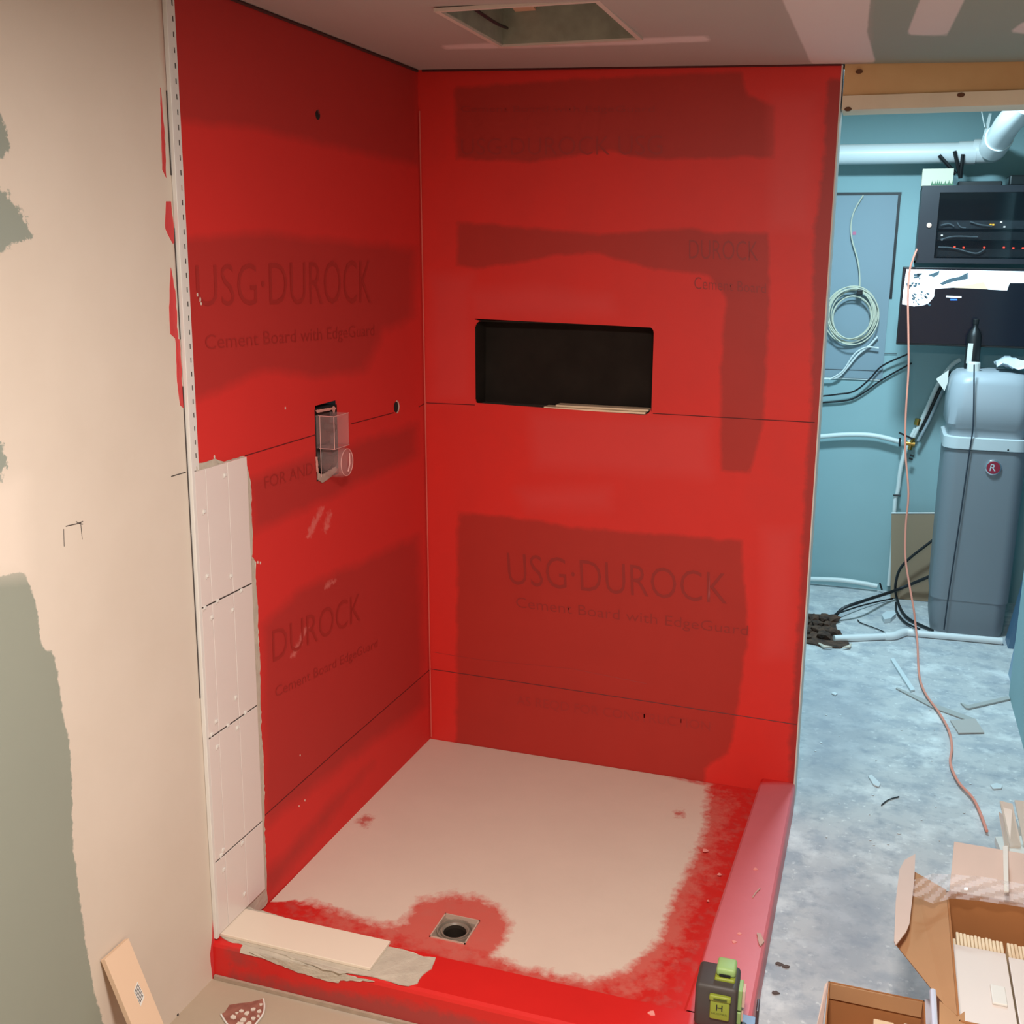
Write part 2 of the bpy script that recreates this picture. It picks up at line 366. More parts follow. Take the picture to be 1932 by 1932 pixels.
def onL(px, py, lift=0):
    x = 0
    for _ in range(4):
        p = on(px, py, 0, x); x = xleft(p.y, p.z)
    return p+Vector((lift, 0, 0))
wl = grid('wall_left', (0, 0, 0), (0, YN, 0), yn_t, (0, 0, A_T.z), lines(0, 1, 300, (yl(vy0), yl(vy1))), lines(0, 1, 150, (vz0/Lh, vz1/Lh)), m_leftwall,
          {'green': [GREEN], 'fleck': [G2, G3, G4], 'mudlight': [LT], 'red': [RED_REG], 'dark': [DL1, DL2, DL3, DL4, DL5], 'scuff': [[(578, 1012), (590, 985), (606, 955), (612, 958), (598, 990), (585, 1016)], [(610, 1000), (622, 962), (628, 965), (617, 1005)], [(610, 1106), (630, 1092), (634, 1096), (615, 1112)], [(548, 1240), (560, 1215), (578, 1180), (582, 1184), (556, 1240)]]},
          holes=[(yl(vy1), yl(vy0), vz0/Lh, vz1/Lh)])
for v in wl.data.vertices: v.co.x += xleft(v.co.y, v.co.z)
struct(wl)
lf = (.0009, 0, 0)
for (a, b_, c, d, s) in (((372, 578), (700, 572), (700, 490), (368, 500), 'USG\u00b7DUROCK'), ((388, 668), (706, 640), (706, 612), (386, 632), 'Cement Board with EdgeGuard'),
                         ((515, 1250), (680, 1170), (680, 1118), (513, 1190), 'DUROCK'), ((520, 1322), (712, 1225), (712, 1205), (519, 1296), 'Cement Board EdgeGuard'),
                         ((500, 922), (590, 894), (590, 872), (498, 900), 'FOR AND')):
    text_on('printed_lettering', s, *[onL(*q) for q in (a, b_, c, d)], m_print2, wl, lf, snap=xleft)
strokes(wl, [(462, 860), (596, 820)], 0, 0, .0014, m_line, 'layout_line'); strokes(wl, [(662, 800), (742, 779)], 0, 0, .0014, m_line, 'layout_line')
strokes(wl, [(790, 768), (803, 760)], 0, 0, .0014, m_line, 'layout_line')
strokes(wl, [(500, 1538), (640, 1412), (810, 1264)], 0, 0, .0014, m_line, 'layout_line')
strokes(wl, [(323, 899), (336, 895), (350, 891)], 0, 0, .0013, m_pencil_shade)
strokes(wl, [(121, 1031), (120, 998)], 0, 0, .0007, m_pencil_shade); strokes(wl, [(155, 1018), (152, 985)], 0, 0, .0007, m_pencil_shade)
strokes(wl, [(124, 993), (146, 988), (156, 984)], 0, 0, .0011, m_pencil_shade); strokes(wl, [(143, 984), (150, 988), (156, 989)], 0, 0, .0009, m_pencil_shade)
# ragged membrane showing left of the profile
m_redpink = mat('membrane_edge', (206, 62, 62), .5)
for poly in ([(302, 165), (306, 320), (313, 335), (309, 240)], [(313, 380), (322, 380), (330, 455), (326, 460), (312, 432), (311, 425)], [(322, 505), (331, 560), (338, 700), (330, 638), (321, 630), (319, 580)],
             [(331, 638), (338, 640), (346, 770), (340, 765), (334, 720)], [(402, 1700), (408, 1760), (412, 1850), (401, 1848), (396, 1800), (400, 1770)]):
    b = MB(); b.prism(dense([on(*q, 0, .0) for q in poly], .01, .0008), (.0012, 0, 0)); b.build('membrane_flap', m_redpink, wl)
m_blob = mat('mud_blob', (196, 160, 146), .8)
b = MB(); b.prism(dense([on(*q, 0, .0) for q in ((333, 338), (341, 345), (342, 355), (338, 372), (333, 374))], .01, .001), (.003, 0, 0)); b.build('mud_smear', m_blob, wl)
for (x, y, r) in ((372, 556, 2.4), (377, 565, 3), (379, 573, 2), (404, 862, 2.5), (486, 1061, 2), (491, 1062, 2), (566, 1425, 1.6), (575, 1510, 1.8), (564, 1521, 1.5), (538, 770, 2)):
    b = MB(); c = onL(x, y); r *= .0013
    b.prism([c+Vector((0, r*math.cos(t)*.7, r*1.4*math.sin(t))) for t in [k*math.pi/3 for k in range(6)]], (.0012, 0, 0)); b.build('mortar_speck', m_mud, wl)
# ---- ceiling with the hatch opening
hx0, hx1, hy0, hy1 = .412, .756, -.876, -.472
gx = lambda x: (x+.03)/(XR+.03); gy = lambda y: (y-YN)/(-YN)
z_ = lambda P: A_T.z+kx*(P[:, 0]-A_T.x)+ky*P[:, 1]
ce = grid('ceiling', (-.03, YN, 2.2), (XR, YN, 2.2), (XR, 0, 2.2), (-.03, 0, 2.2), lines(0, 1, 180, (gx(hx0), gx(hx1))), lines(0, 1, 260, (gy(hy0), gy(hy1))), m_ceil,
          {'mud': [[(830, 86), (1000, 78), (1200, 72), (1336, 68), (1342, 78), (1200, 84), (1000, 90), (840, 93)], [(1470, -300), (1640, -300), (1642, 0), (1636, 60), (1652, 118), (1530, 120), (1508, 70), (1476, 0)], [(1710, 66), (1736, 0), (1760, -60), (1850, -60), (1820, 0), (1786, 67)], [(1905, 60), (1932, 40), (1990, 40), (1990, 70)]],
           'green': [[(1640, -900), (4000, -900), (4000, 300), (1640, 300)]]}, holes=[(gx(hx0), gx(hx1), gy(hy0), gy(hy1))], zfun=z_)
struct(ce)
# gap line between ceiling and red wall
b = MB(); b.tube([(xleft(y, 2.2)+.003, y, zceil(0, y)-.004) for y in (-1.25, -1.05, -.5, -.01)], .004, 6)
o = b.build('trim_3', mat('dark_gap', (70, 30, 24), .9)); struct(o)
b = MB(); b.tube([(-.005, -.004, zceil(0, 0)-.003), (1.21, -.004, zceil(1.21, 0)-.002)], .0028, 6)
o = b.build('trim_4', mat('dark_gap2', (86, 26, 22), .9)); struct(o)
# upper wall ring: other walls of the room and of the utility room
b = MB(); b.box((XR, YN, 0), (XR+.02, .115, 2.6)); o = b.build('wall_right', m_mud); struct(o)
b = MB(); b.box((-.05, YN-.02, 0), (XR, YN, 2.4)); o = b.build('wall_front', m_mud); struct(o)
JX = 1.965
b = MB(); b.box((JX, 0, 0), (XR, .115, 2.5)); b.box((JX, .115, 0), (JX+.1, 1.27, 2.5)); o = b.build('wall_passage', m_teal); struct(o)
b = MB(); b.box((-.12, 2.6, 0), (3.2, 2.62, 2.6)); b.box((-.14, .115, 0), (-.12, 2.6, 2.6)); b.box((3.2, 1.0, 0), (3.22, 2.6, 2.6)); b.box((JX+.1, 1.25, 0), (3.2, 1.27, 2.6))
o = b.build('wall_utility', m_teal); struct(o)
b = MB(); b.box((-.14, .1, 2.5), (3.22, 2.62, 2.52)); o = b.build('ceiling_utility', m_wood2); struct(o)
b = MB(); b.box((1.213, .0, 2.19), (JX, .115, 2.5)); o = b.build('wall_header', m_teal); struct(o)
# ---- floor
fx0, fx1, fy0, fy1 = -.15, 3.25, YN, 2.65
fl = grid('floor', (fx0, fy0, 0), (fx1, fy0, 0), (fx1, fy1, 0), (fx0, fy1, 0), lines(0, 1, 170), lines(0, 1, 350), m_floor,
          {'tan': [[(200, 1800), (420, 1820), (1000, 1990), (1000, 4000), (-2000, 4000), (-2000, 1800)]], 'grime': [[(1515, 1270), (1640, 1290), (1660, 1400), (1560, 1500), (1500, 1520)], [(1560, 1640), (1680, 1700), (1650, 1850), (1520, 1840)]]})  # tan zone paints the warm lamp light at the front left into the colour
struct(fl)

# ------------------------------------------------------------------ header over the doorway
hd = thing('door_header', 'pine lumber header spanning the top of the doorway beside the red wall', 'lumber', (1.59, .057, 2.07))
b = MB(); b.box((1.219, .002, 2.104), (JX-.001, .113, 2.186)); b.build('upper_board', m_wood, hd)
b = MB(); b.box((1.219, -.004, 2.067), (JX-.001, .113, 2.103)); b.build('lower_board', m_wood2, hd)
for q in ((1621, 135), (1813, 179), (1600, 206)):
    c = on(*q, 1, -.005); b = MB(); b.lathe([(.006, 0), (.005, .002)], M=Matrix.Translation(c)@Matrix.Rotation(math.pi/2, 4, 'X')@Matrix.Scale(1.6, 4, (1, 0, 0)), n=12); b.build('knot', m_knot, hd)

# ------------------------------------------------------------------ niche
nd = .09; t = .004
ni = thing('shower_niche', 'black rectangular recess let into the back red wall', 'niche', ((nx0+nx1)/2, .045, nz0))
b = MB(); b.box((nx0-t, .001, nz0-t), (nx0, nd, nz1+t)); b.box((nx1, .001, nz0-t), (nx1+t, nd, nz1+t)); b.box((nx0, .001, nz1), (nx1, nd, nz1+t))
b.box((nx0-t, nd, nz0-t), (nx1+t, nd+t, nz1+t)); b.build('niche_box', m_niche, ni)
b = MB(); b.box((nx0, .001, nz0-t), (nx1, nd, nz0)); b.build('niche_shelf', mat('niche_floor_dusty', (80, 72, 62), .8, var=.2, scale=20), ni)
for k, (x0, x1, z, y0, lab) in enumerate(((.395, .715, nz0, .0, 'long cream tile strip lying lowest in the black wall recess'), (.430, .722, nz0+.0065, .012, 'shorter cream tile strip resting on the long one in the recess'))):
    b = MB(); b.box((x0, y0, z+.0002), (x1, y0+.05, z+.0062), bev=.001); tag(b.build('tile_strip', m_tileb), lab, 'tile', 'tile strips in the wall recess')

# ------------------------------------------------------------------ shower valve opening, guard
va = thing('shower_valve', 'shower mixing valve under a clear plastic guard in the left red wall', 'valve', (0, -.665, 1.1))
b = MB(); b.box((-.08, vy0-.003, vz0-.003), (-.001, vy0, vz1+.003)); b.box((-.08, vy1, vz0-.003), (-.001, vy1+.003, vz1+.003)); b.box((-.08, vy0, vz1), (-.001, vy1, vz1+.003)); b.box((-.08, vy0, vz0-.003), (-.001, vy1, vz0)); b.box((-.083, vy0-.003, vz0-.003), (-.08, vy1+.003, vz1+.003))
b.build('wall_cavity', m_dark, va)
b = MB()
Mx = lambda y, z: Matrix.Translation((0, y, z))@Matrix.Rotation(math.pi/2, 4, 'Y')
b.lathe([(.036, -.07), (.036, -.012), (.03, -.004), (.012, -.002), (.012, .022)], M=Mx(-.665, 1.14), n=24); b.box((-.06, -.70, 1.18), (-.01, -.63, 1.27), bev=.006); b.lathe([(.012, -.01), (.012, .012), (.006, .02)], M=Mx(-.655, 1.225), n=16)
b.build('valve_body', mat('dark_brass_valve', (74, 60, 54), .5, metal=.5), va, smooth=True)
def shell(lo, hi, th, M=None, bev=0):
    b = MB(); (x0, y0, z0), (x1, y1, z1) = lo, hi
    b.box((x1-th, y0, z0), (x1, y1, z1)); b.box((x0, y0, z0), (x1, y0+th, z1)); b.box((x0, y1-th, z0), (x1, y1, z1)); b.box((x0, y0, z0), (x1, y1, z0+th)); b.box((x0, y0, z1-th), (x1, y1, z1)); return b
g = shell((-.01, -.715, 1.176), (.045, -.632, 1.262), .0015).build('guard_box', m_clear, va)
b = MB(); pr = []
for k in range(21):
    a = math.pi*2*k/20; pr.append((.040, a))
ring = lambda x, r, s=1: [Vector((x, -.668+r*math.cos(a)*.95, 1.135+r*math.sin(a))) for a in [2*math.pi*k/28 for k in range(28)]]
b.loft([ring(-.005, .042), ring(.044, .042), ring(.055, .036), ring(.055, .034), ring(.042, .039), ring(-.005, .040)], cap=False); b.loft([ring(.0535, .036), ring(.055, .036)])
b.build('guard_hood', m_clear, va, smooth=True)
m_edge = mat('guard_edge_highlight', (232, 176, 168), .25)  # highlights on the guard edges and hood, drawn as pale thin tubes
b = MB(); e = .0009
for p, q in (((.045, -.715, 1.262), (.045, -.632, 1.262)), ((.045, -.715, 1.176), (.045, -.632, 1.176)), ((.045, -.715, 1.176), (.045, -.715, 1.262)), ((0, -.715, 1.262), (.045, -.715, 1.262)), ((.0, -.715, 1.176), (.045, -.715, 1.176)), ((.004, -.715, 1.1), (.004, -.715, 1.262))):
    b.tube([p, q], e, 5)
b.tube([Vector((.056, -.668+.036*math.cos(a)*.95, 1.135+.036*math.sin(a))) for a in [2*math.pi*k/28 for k in range(29)]], e, 5, cap=False)
b.tube([(.057, -.655, 1.158), (.059, -.658, 1.13), (.057, -.665, 1.11)], .0018, 6)
b.build('guard_glint', m_edge, g)
b = MB(); b.prism(dense([on(*q, 0, 0) for q in ((598, 890), (604, 895), (612, 893), (632, 880), (634, 888), (620, 902), (606, 911), (599, 905))], .006, .001), (.003, 0, 0)); b.build('chipped_board', mat('broken_cement_board', (176, 150, 136), .9, var=.1, scale=60), va)
b = MB(); b.prism(dense([on(*q, 0, 0) for q in ((595, 774), (612, 771), (625, 769), (629, 766), (633, 770), (629, 780), (626, 773), (598, 779))], .005, .0008), (.002, 0, 0)); b.build('torn_edge', mat('torn_membrane', (214, 150, 138), .8), va); b = MB(); b.prism(dense([on(*q, 0, 0) for q in ((595, 862), (598, 862), (600, 892), (597, 890))], .005, .0005), (.002, 0, 0)); b.build('torn_edge', mat('torn_membrane', (214, 150, 138), .8), va)
for (x, y, r, lab, cre) in ((747, 768, .016, 'small round pipe hole with pale torn rim beside the corner of the left red wall', 1), (599, 217, .011, 'small dark screw-like hole high on the left red wall', 0)):
    c = onL(x, y); t_ = thing('pipe_hole', lab, 'hole', (c.x, c.y, c.z-r))
    b = MB(); b.lathe([(r, 0), (r, .0015)], M=Matrix.Translation(c)@Matrix.Rotation(math.pi/2, 4, 'Y'), n=20); b.build('hole_shade', m_dark, t_)  # flat dark disc draws the shade inside the hole; the wall is uncut
    if cre:
        b = MB(); b.tube([c+Vector((.002, r*math.cos(a), r*math.sin(a)*1.15)) for a in [-1.4+2.8*k/8 for k in range(9)]], [.0022]*9, 6); b.build('rim', m_blob, t_)
    else:
        b = MB(); b.tube([c+Vector((.001, 0, .012)), c+Vector((.004, .001, .002))], .003, 6); b.build('drip', m_line, t_)

# ------------------------------------------------------------------ exhaust fan housing in the ceiling
zf = zceil(.58, -.65)
ef = thing('exhaust_fan_housing', 'open metal exhaust fan housing recessed in the ceiling above the shower', 'fan housing', (.58, -.646, zf))
b = MB(); th = .003; d = .14
b.box((hx0, hy0, zf-.004), (hx0+th, hy1, zf+d)); b.box((hx1-th, hy0, zf-.004), (hx1, hy1, zf+d)); b.box((hx0, hy0, zf-.004), (hx1, hy0+th, zf+d)); b.box((hx0, hy1-th, zf-.004), (hx1, hy1, zf+d)); b.box((hx0, hy0, zf+d), (hx1, hy1, zf+d+th))
b.build('housing', mat('dull_housing', (150, 150, 132), .6, var=.15, scale=20), ef)
b = MB(); fz = .004
P0 = lambda x, y: (x, y)
for (x0, x1, y0, y1) in ((hx0-.012, hx0, hy0-.012, hy1+.012), (hx1, hx1+.012, hy0-.012, hy1+.012), (hx0, hx1, hy0-.012, hy0), (hx0, hx1, hy1, hy1+.014)):
    b.box((x0, y0, zf-.009), (x1, y1, zf-.002))
b.build('flange', mat('raw_plaster_edge', (206, 186, 172), .8), ef)
b = MB(); b.prism([on(*q, 2, zf+.07) for q in ((950, -8), (992, -8), (1016, 27), (978, 31))], (0, 0, .05)); b.build('motor_cover', mat('tan_cover', (226, 170, 140), .6), ef)
b = MB(); b.prism([on(*q, 2, zf+.10) for q in ((1018, -8), (1128, -8), (1150, 27), (1035, 34))], (0, 0, .03)); b.build('impeller_opening', m_dark, ef)
b = MB(); b.tube([(hx0+.02, hy0+.02, zf+.03), (hx0+.03, -.62, zf+.02), (hx0+.02, hy1-.02, zf+.03)], .004, 6, 4); b.build('wire', m_blackcable, ef)

# ------------------------------------------------------------------ shower pan, drain
PZ = .05; dc = Vector((.489, -.987))
zp = lambda P: .052-.010*np.exp(-((P[:, 0]-dc.x)**2+(P[:, 1]-dc.y)**2)/.25)
BG = [(700, 1300), (1335, 1482), (1330, 1560), (1306, 1625), (1268, 1700), (1243, 1775), (1180, 1832), (1110, 1850), (1040, 1838), (990, 1826), (930, 1806), (950, 1775), (966, 1745), (940, 1712), (900, 1692), (850, 1688), (790, 1700), (768, 1730), (755, 1745), (700, 1740), (640, 1716), (560, 1696), (480, 1690), (480, 1500)]
CR = [(600, 1300), (1330, 1484), (1310, 1560), (1240, 1640), (1150, 1640), (1000, 1640), (900, 1650), (780, 1660), (745, 1735), (700, 1728), (640, 1712), (590, 1690), (565, 1702), (560, 1697), (520, 1702), (480, 1700)]
SP = [(672, 1549), (690, 1538), (705, 1543), (685, 1560)]; SP2 = [(1275, 1532), (1292, 1531), (1290, 1538), (1277, 1539)]
sx0, sx1, sy0, sy1 = dc.x-.047, dc.x+.047, dc.y-.052, dc.y+.052
CI_ = -1.165
px0, px1, py0, py1 = .003, 1.087+.04*(1-.987/1.165), CI_-.001, -.002
ux = lambda x: (x-px0)/(px1-px0); uy = lambda y: (y-py0)/(py1-py0)
py0 = CI_-.001
pan = grid('pan_surface', (px0, py0, PZ), (1.087, py0, PZ), (1.127, py1, PZ), (px0, py1, PZ), lines(0, 1, 130, (ux(sx0), ux(sx1))), lines(0, 1, 130, (uy(sy0), uy(sy1))), m_pan,
           {'beige': [BG], 'crisp': [CR], 'spot': [SP, SP2], 'scrub': [[(1335, 1500), (1372, 1520), (1340, 1620), (1310, 1690), (1290, 1770), (1230, 1850), (1110, 1880), (980, 1850), (900, 1820), (700, 1765), (600, 1735), (640, 1700), (760, 1700), (800, 1670), (920, 1670), (1000, 1740), (1000, 1830), (1200, 1800), (1260, 1650)]]}, holes=[(ux(sx0), ux(sx1), uy(sy0), uy(sy1))], zfun=zp)
pan.name = 'shower_pan'
me = pan.data; bm = bmesh.new(); bm.from_mesh(me)
outer = [e for e in bm.edges if e.is_boundary and all(not (sx0-.01 < v.co.x < sx1+.01 and sy0-.01 < v.co.y < sy1+.01) for v in e.verts)]
r_ = bmesh.ops.extrude_edge_only(bm, edges=outer)
for v in r_['geom']:
    if isinstance(v, bmesh.types.BMVert): v.co.z = .0
bm.to_mesh(me); bm.free()
tag(pan, 'beige sloped shower pan with red brushed borders, inside the curb', 'shower pan')
b = MB(); b.prism(dense([on(*q, 2, .055) for q in ((806, 1381), (814, 1376), (820, 1384), (838, 1387), (836, 1392), (812, 1391), (806, 1397))], .006, .0008), (0, 0, .004)); b.build('mortar_blob', m_mud, pan)
dr = thing('floor_drain', 'square grey shower drain with round open throat set in the pan', 'drain', (dc.x, dc.y, -.03))
b = MB(); zt = .044
b.box((sx0, sy0, zt-.03), (sx1, sy0+.003, zt+.001)); b.box((sx0, sy1-.003, zt-.03), (sx1, sy1, zt+.001)); b.box((sx0, sy0, zt-.03), (sx0+.003, sy1, zt+.001)); b.box((sx1-.003, sy0, zt-.03), (sx1, sy1, zt+.001))
b.build('square_frame', mat('drain_frame', (196, 168, 150), .6), dr)
b = MB(); n = 32; rg = lambda r, z: [Vector((dc.x+r*math.cos(2*math.pi*k/n), dc.y+r*math.sin(2*math.pi*k/n), z)) for k in range(n)]
def sq(z):
    out = []
    for k in range(n):
        a = 2*math.pi*k/n; c, s = math.cos(a), math.sin(a); m_ = max(abs(c), abs(s)); out.append(Vector((dc.x+.0455*c/m_, dc.y+.050*s/m_, z)))
    return out
b.loft([sq(zt-.012), rg(.046, zt-.012), rg(.045, zt-.004), rg(.042, zt-.004), rg(.040, zt-.012), rg(.036, zt-.012), rg(.035, zt-.005), rg(.032, zt-.005), rg(.0285, zt-.010)], cap=False)
b.build('drain_rings', mat('drain_grey', (136, 122, 108), .4, var=.15, scale=40), dr, smooth=True)
b = MB(); b.loft([rg(.0284, zt-.0102), rg(.025, zt-.016), rg(.024, zt-.042)], cap=False); b.loft([rg(.0245, zt-.042), rg(.0245, zt-.0425)]); b.build('throat', mat('drain_throat', (44, 36, 30), .9, spec=.1), dr)

# ------------------------------------------------------------------ curb (L shaped)
ZC = .094; YF = -1.2985; CI = -1.165
cx1 = 1.232
b = MB()
def curb_grid(nm):
    pass
# top and faces as dense grids so that the paint zones can follow the surface
PINK = [(1400, 1470), (1432, 1478), (1500, 1478), (1600, 1500), (1600, 2300), (1130, 2300), (1290, 2000), (1310, 1880), (1345, 1740), (1372, 1650), (1395, 1560)]
WEAR = [(640, 1872), (760, 1892), (900, 1925), (1000, 1960), (1000, 2000), (760, 1945), (420, 1850), (440, 1835)]
WE2 = [(430, 1792), (470, 1800), (480, 1815), (440, 1815)]
xs = np.linspace(.001, cx1, 120); verts = []; faces = []
prof = [(YF, 0), (YF, .02), (YF, .04), (YF, .06), (YF, .083), (YF+.003, .090), (YF+.011, ZC), (YF+.04, ZC), (YF+.08, ZC), (CI-.006, ZC), (CI, ZC-.005), (CI, .03)]
for x in xs:
    for (y, z) in prof: verts.append((x, y, ZC if (x > 1.094 and y >= CI-.001 and z > .05) else z))
k = len(prof)
for i in range(len(xs)-1):
    for j in range(k-1): faces.append((i*k+j, (i+1)*k+j, (i+1)*k+j+1, i*k+j+1))
o1 = len(verts)
ys = np.linspace(CI-.004, -.001, 110); xin = lambda y: 1.088+(y+1.165)*.034
prof2 = lambda y: [(xin(y), .03), (xin(y), ZC-.005), (xin(y)+.006, ZC), (xin(y)+.03, ZC), (1.19, ZC), (cx1-.01+.002*(y+1.2), ZC), (cx1-.003, ZC-.004), (cx1, ZC-.012), (cx1, .05), (cx1, 0)]
for y in ys:
    for (x, z) in prof2(y): verts.append((x, y, z))
k2 = 10
for i in range(len(ys)-1):
    for j in range(k2-1): faces.append((o1+i*k2+j, o1+(i+1)*k2+j, o1+(i+1)*k2+j+1, o1+i*k2+j+1))
# outer end of the front leg
o2 = len(verts); yy = np.linspace(YF, CI-.004, 8)
for y in yy:
    for z in (0, .05, ZC): verts.append((cx1, y, z))
for i in range(7):
    for j in range(2): faces.append((o2+i*3+j, o2+(i+1)*3+j, o2+(i+1)*3+j+1, o2+i*3+j+1))
me = bpy.data.meshes.new('shower_curb'); me.from_pydata(verts, [], faces)
pxv = prj(np.array(verts))
for nm, polys in (('pinkc', [PINK]), ('wear', [WEAR, WE2])):
    at = me.attributes.new(nm, 'FLOAT', 'POINT'); at.data.foreach_set('value', np.clip(np.max([sdf(pxv, q) for q in polys], axis=0)/20, -3, 3).astype(np.float32))
me.materials.append(m_curb); bm = bmesh.new(); bm.from_mesh(me); bmesh.ops.recalc_face_normals(bm, faces=bm.faces); bm.to_mesh(me); bm.free()
curb = bpy.data.objects.new('shower_curb', me); C.objects.link(curb)
tag(curb, 'L-shaped low red curb around the shower pan, pinker along its right leg', 'curb')
poly = [(414, 1766), (465, 1712), (732, 1787), (760, 1792), (790, 1803), (822, 1808), (815, 1828), (798, 1840), (788, 1856), (770, 1861), (752, 1858), (735, 1852), (716, 1847), (700, 1843), (690, 1842), (655, 1836), (640, 1838), (600, 1826), (560, 1812), (520, 1799), (470, 1786), (430, 1776)]
b = MB(); b.prism(dense([on(*q, 2, ZC) for q in poly], .012, .0018), (0, 0, .0022)); b.build('thinset_bed', m_thin, curb)
b = MB(); b.prism(dense([Vector((x, YF-.0006, z)) for x, z in ((.10, .092), (.16, .080), (.22, .070), (.30, .064), (.33, .066), (.335, .074), (.40, .088), (.42, .092))], .008, .0012), (0, -.0015, 0)); b.build('thinset_drip', m_thin, curb)
b = MB(); b.prism([Vector((.075, YF+.013, ZC+.0018)), Vector((.075, YF+.003, ZC-.001)), Vector((.075, YF-.0022, ZC-.010)), Vector((.075, YF-.0005, ZC-.011)), Vector((.075, YF+.012, ZC-.002))], (.26, 0, 0)); b.build('thinset_edge', m_thin, curb)
b = MB(); b.box((.004, YF-.008, .0005), (.80, YF-.001, .010)); b.build('base_strip', mat('grey_mortar_strip', (168, 148, 128), .9, var=.1, scale=40), curb)
for q in ((1230, 1912), (1330, 1605), (1357, 1650), (1425, 1640), (1336, 1700), (1362, 1818), (1395, 1762), (1385, 1778)):
    b = MB(); c = on(*q, 2, ZC if q[1] > 1740 or q[0] > 1380 else .06); a0 = random.uniform(0, 3); l = random.uniform(.004, .011)
    b.prism([c+Vector((l*math.cos(a0+t)*(1 if i % 2 else .5), l*math.sin(a0+t)*.8, 0)) for i, t in enumerate([k*math.pi/3 for k in range(6)])], (0, 0, .002)); tag(b.build('mortar_crumb', mat('pink_crumb', (232, 150, 140), .8)), 'tiny pale mortar crumbs on the red curb and pan edge', 'debris', 'mortar crumbs on the red curb')
b = MB(); b.prism(dense([on(*q, 2, ZC) for q in ((1428, 1762), (1436, 1764), (1442, 1778), (1434, 1788), (1430, 1776))], .005, .001), (0, 0, .004)); tag(b.build('plaster_chip', m_blob), 'tan torn plaster chip on the pink right leg of the curb', 'debris')
b = MB(); b.tube([on(1420, 1693, 2, ZC+.002), on(1426, 1684, 2, ZC+.002), on(1434, 1676, 2, ZC+.003)], .0018, 6); tag(b.build('wood_splinter', m_blob), 'thin pale splinter lying on the pink right leg of the curb', 'debris')

# ------------------------------------------------------------------ tiles on the left wall, edge profile
yc = [-TR+.0, -1.243, -1.158, -1.077]; zz = [ZC+.010, .2935, .602, .9105, 1.216]
gap = .0016
ordn = ['left', 'middle', 'right']; rown = ['bottom', 'second lowest', 'second highest', 'top']
for r in range(4):
    for c in range(3):
        b = MB(); zt_ = zz[r+1]-(.0 if r < 3 else .0)
        ztop = zt_-gap/2; 
        b.box((.0035, yc[c]+gap/2, zz[r]+.0017), (.0100, yc[c+1]-gap/2, ztop-.0012), bev=.001)
        o = b.build('wall_tile', m_tile)
        tag(o, f'white {"cut bottom" if r == 0 else "vertical"} wall tile, {rown[r]} row, {ordn[c]} column, on the left red wall', 'tile', 'vertical white tiles on the left wall')
b = MB()
rp = [(458, 860), (464, 880), (470, 905), (472, 930), (472, 970), (475, 1010), (473, 1050), (481, 1060), (480, 1090), (482, 1120), (485, 1145), (484, 1180), (488, 1240), (489, 1300), (491, 1380), (494, 1420), (497, 1500), (497, 1560), (500, 1620), (501, 1680), (503, 1700), (496, 1712), (462, 1735), (416, 1762), (368, 886), (369, 874), (385, 872), (404, 865), (420, 871)]
b.prism(dense([on(*q, 0, .0) for q in rp], .008, .0012), (.0034, 0, 0))
tag(b.build('thinset_bed', m_thin), 'ragged grey mortar bed showing around the white tiles on the left wall', 'mortar')
for z in zz[1:4]:  # dark strips draw the shade inside the open row joints
    b = MB(); b.box((.0036, -TR+.001, z-.0022), (.0085, -1.0785, z+.0008)); tag(b.build('joint_shade', m_pencil_shade), {zz[1]: 'dark strip drawn as joint shade above the bottom row of wall tiles', zz[2]: 'dark strip drawn as joint shade in the middle of the wall tiles', zz[3]: 'dark strip drawn as joint shade below the top row of wall tiles'}[z], 'joint shade')
# tile levelling stubs at the joints
for q in ((385, 965), (391, 1086), (436, 1086), (424, 896), (386, 1146), (410, 1133), (455, 1113), (400, 1164), (439, 1150), (408, 1360), (445, 1315), (399, 1385), (430, 1368), (463, 1344), (410, 1408), (448, 1372), (421, 1603), (457, 1590), (422, 1640), (461, 1686), (417, 1613)):
    c = on(*q, 0, .0103); b = MB(); b.box((c.x-.001, c.y-.004, c.z-.0035), (c.x+.003, c.y+.004, c.z+.0035), bev=.001); b.box((c.x+.001, c.y-.0065, c.z-.006), (c.x+.0025, c.y-.004, c.z-.003))
    tag(b.build('spacer_stub', m_pvcw), 'tiny white broken spacer stub in a joint of the wall tiles', 'spacer', 'spacer stubs in the tile joints')
pr_ = thing('tile_edge_profile', 'white slotted tile edge trim standing vertically where the red wall meets the painted wall', 'edge trim', (0, -TR, ZC+.006))
zTop = zceil(0, -1.3)-.012
b = MB(); b.box((.001, -TR-.010, ZC+.006), (.0108, -TR, zTop), bev=.001); b.build('edge_strip', m_pvcw, pr_)
b = MB(); zz0 = 1.215; fl0, fl1 = -TR, -TR+.030; s0, s1 = -TR+.0165, -TR+.0215
b.box((.0025, fl0, zz0), (.004, s0, zTop)); b.box((.0025, s1, zz0), (.004, -TR+.0265, zTop)); z = zz0+.008
while z < zTop:
    b.box((.0025, s0, z), (.004, s1, z+.0185)); z += .0290
b.build('slotted_flange', m_pvcw, pr_)
b = MB(); b.box((.0012, s0, zz0), (.0022, s1, zTop)); b.build('slot_shade', m_dark, pr_)  # dark strip added behind the slots to stand for their shade
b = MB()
for (a, c) in (((309, 170), (318, 330)), ((322, 430), (334, 640)), ((338, 730), (350, 1010)), ((353, 1010), (372, 1320))):  # dark tubes draw the shadow line along the profile
    p, q = on(*a, 0, 0), on(*c, 0, 0); b.tube([Vector((.0015, -TR-.0115, p.z)), Vector((.0015, -TR-.0115, q.z))], .0012, 5)
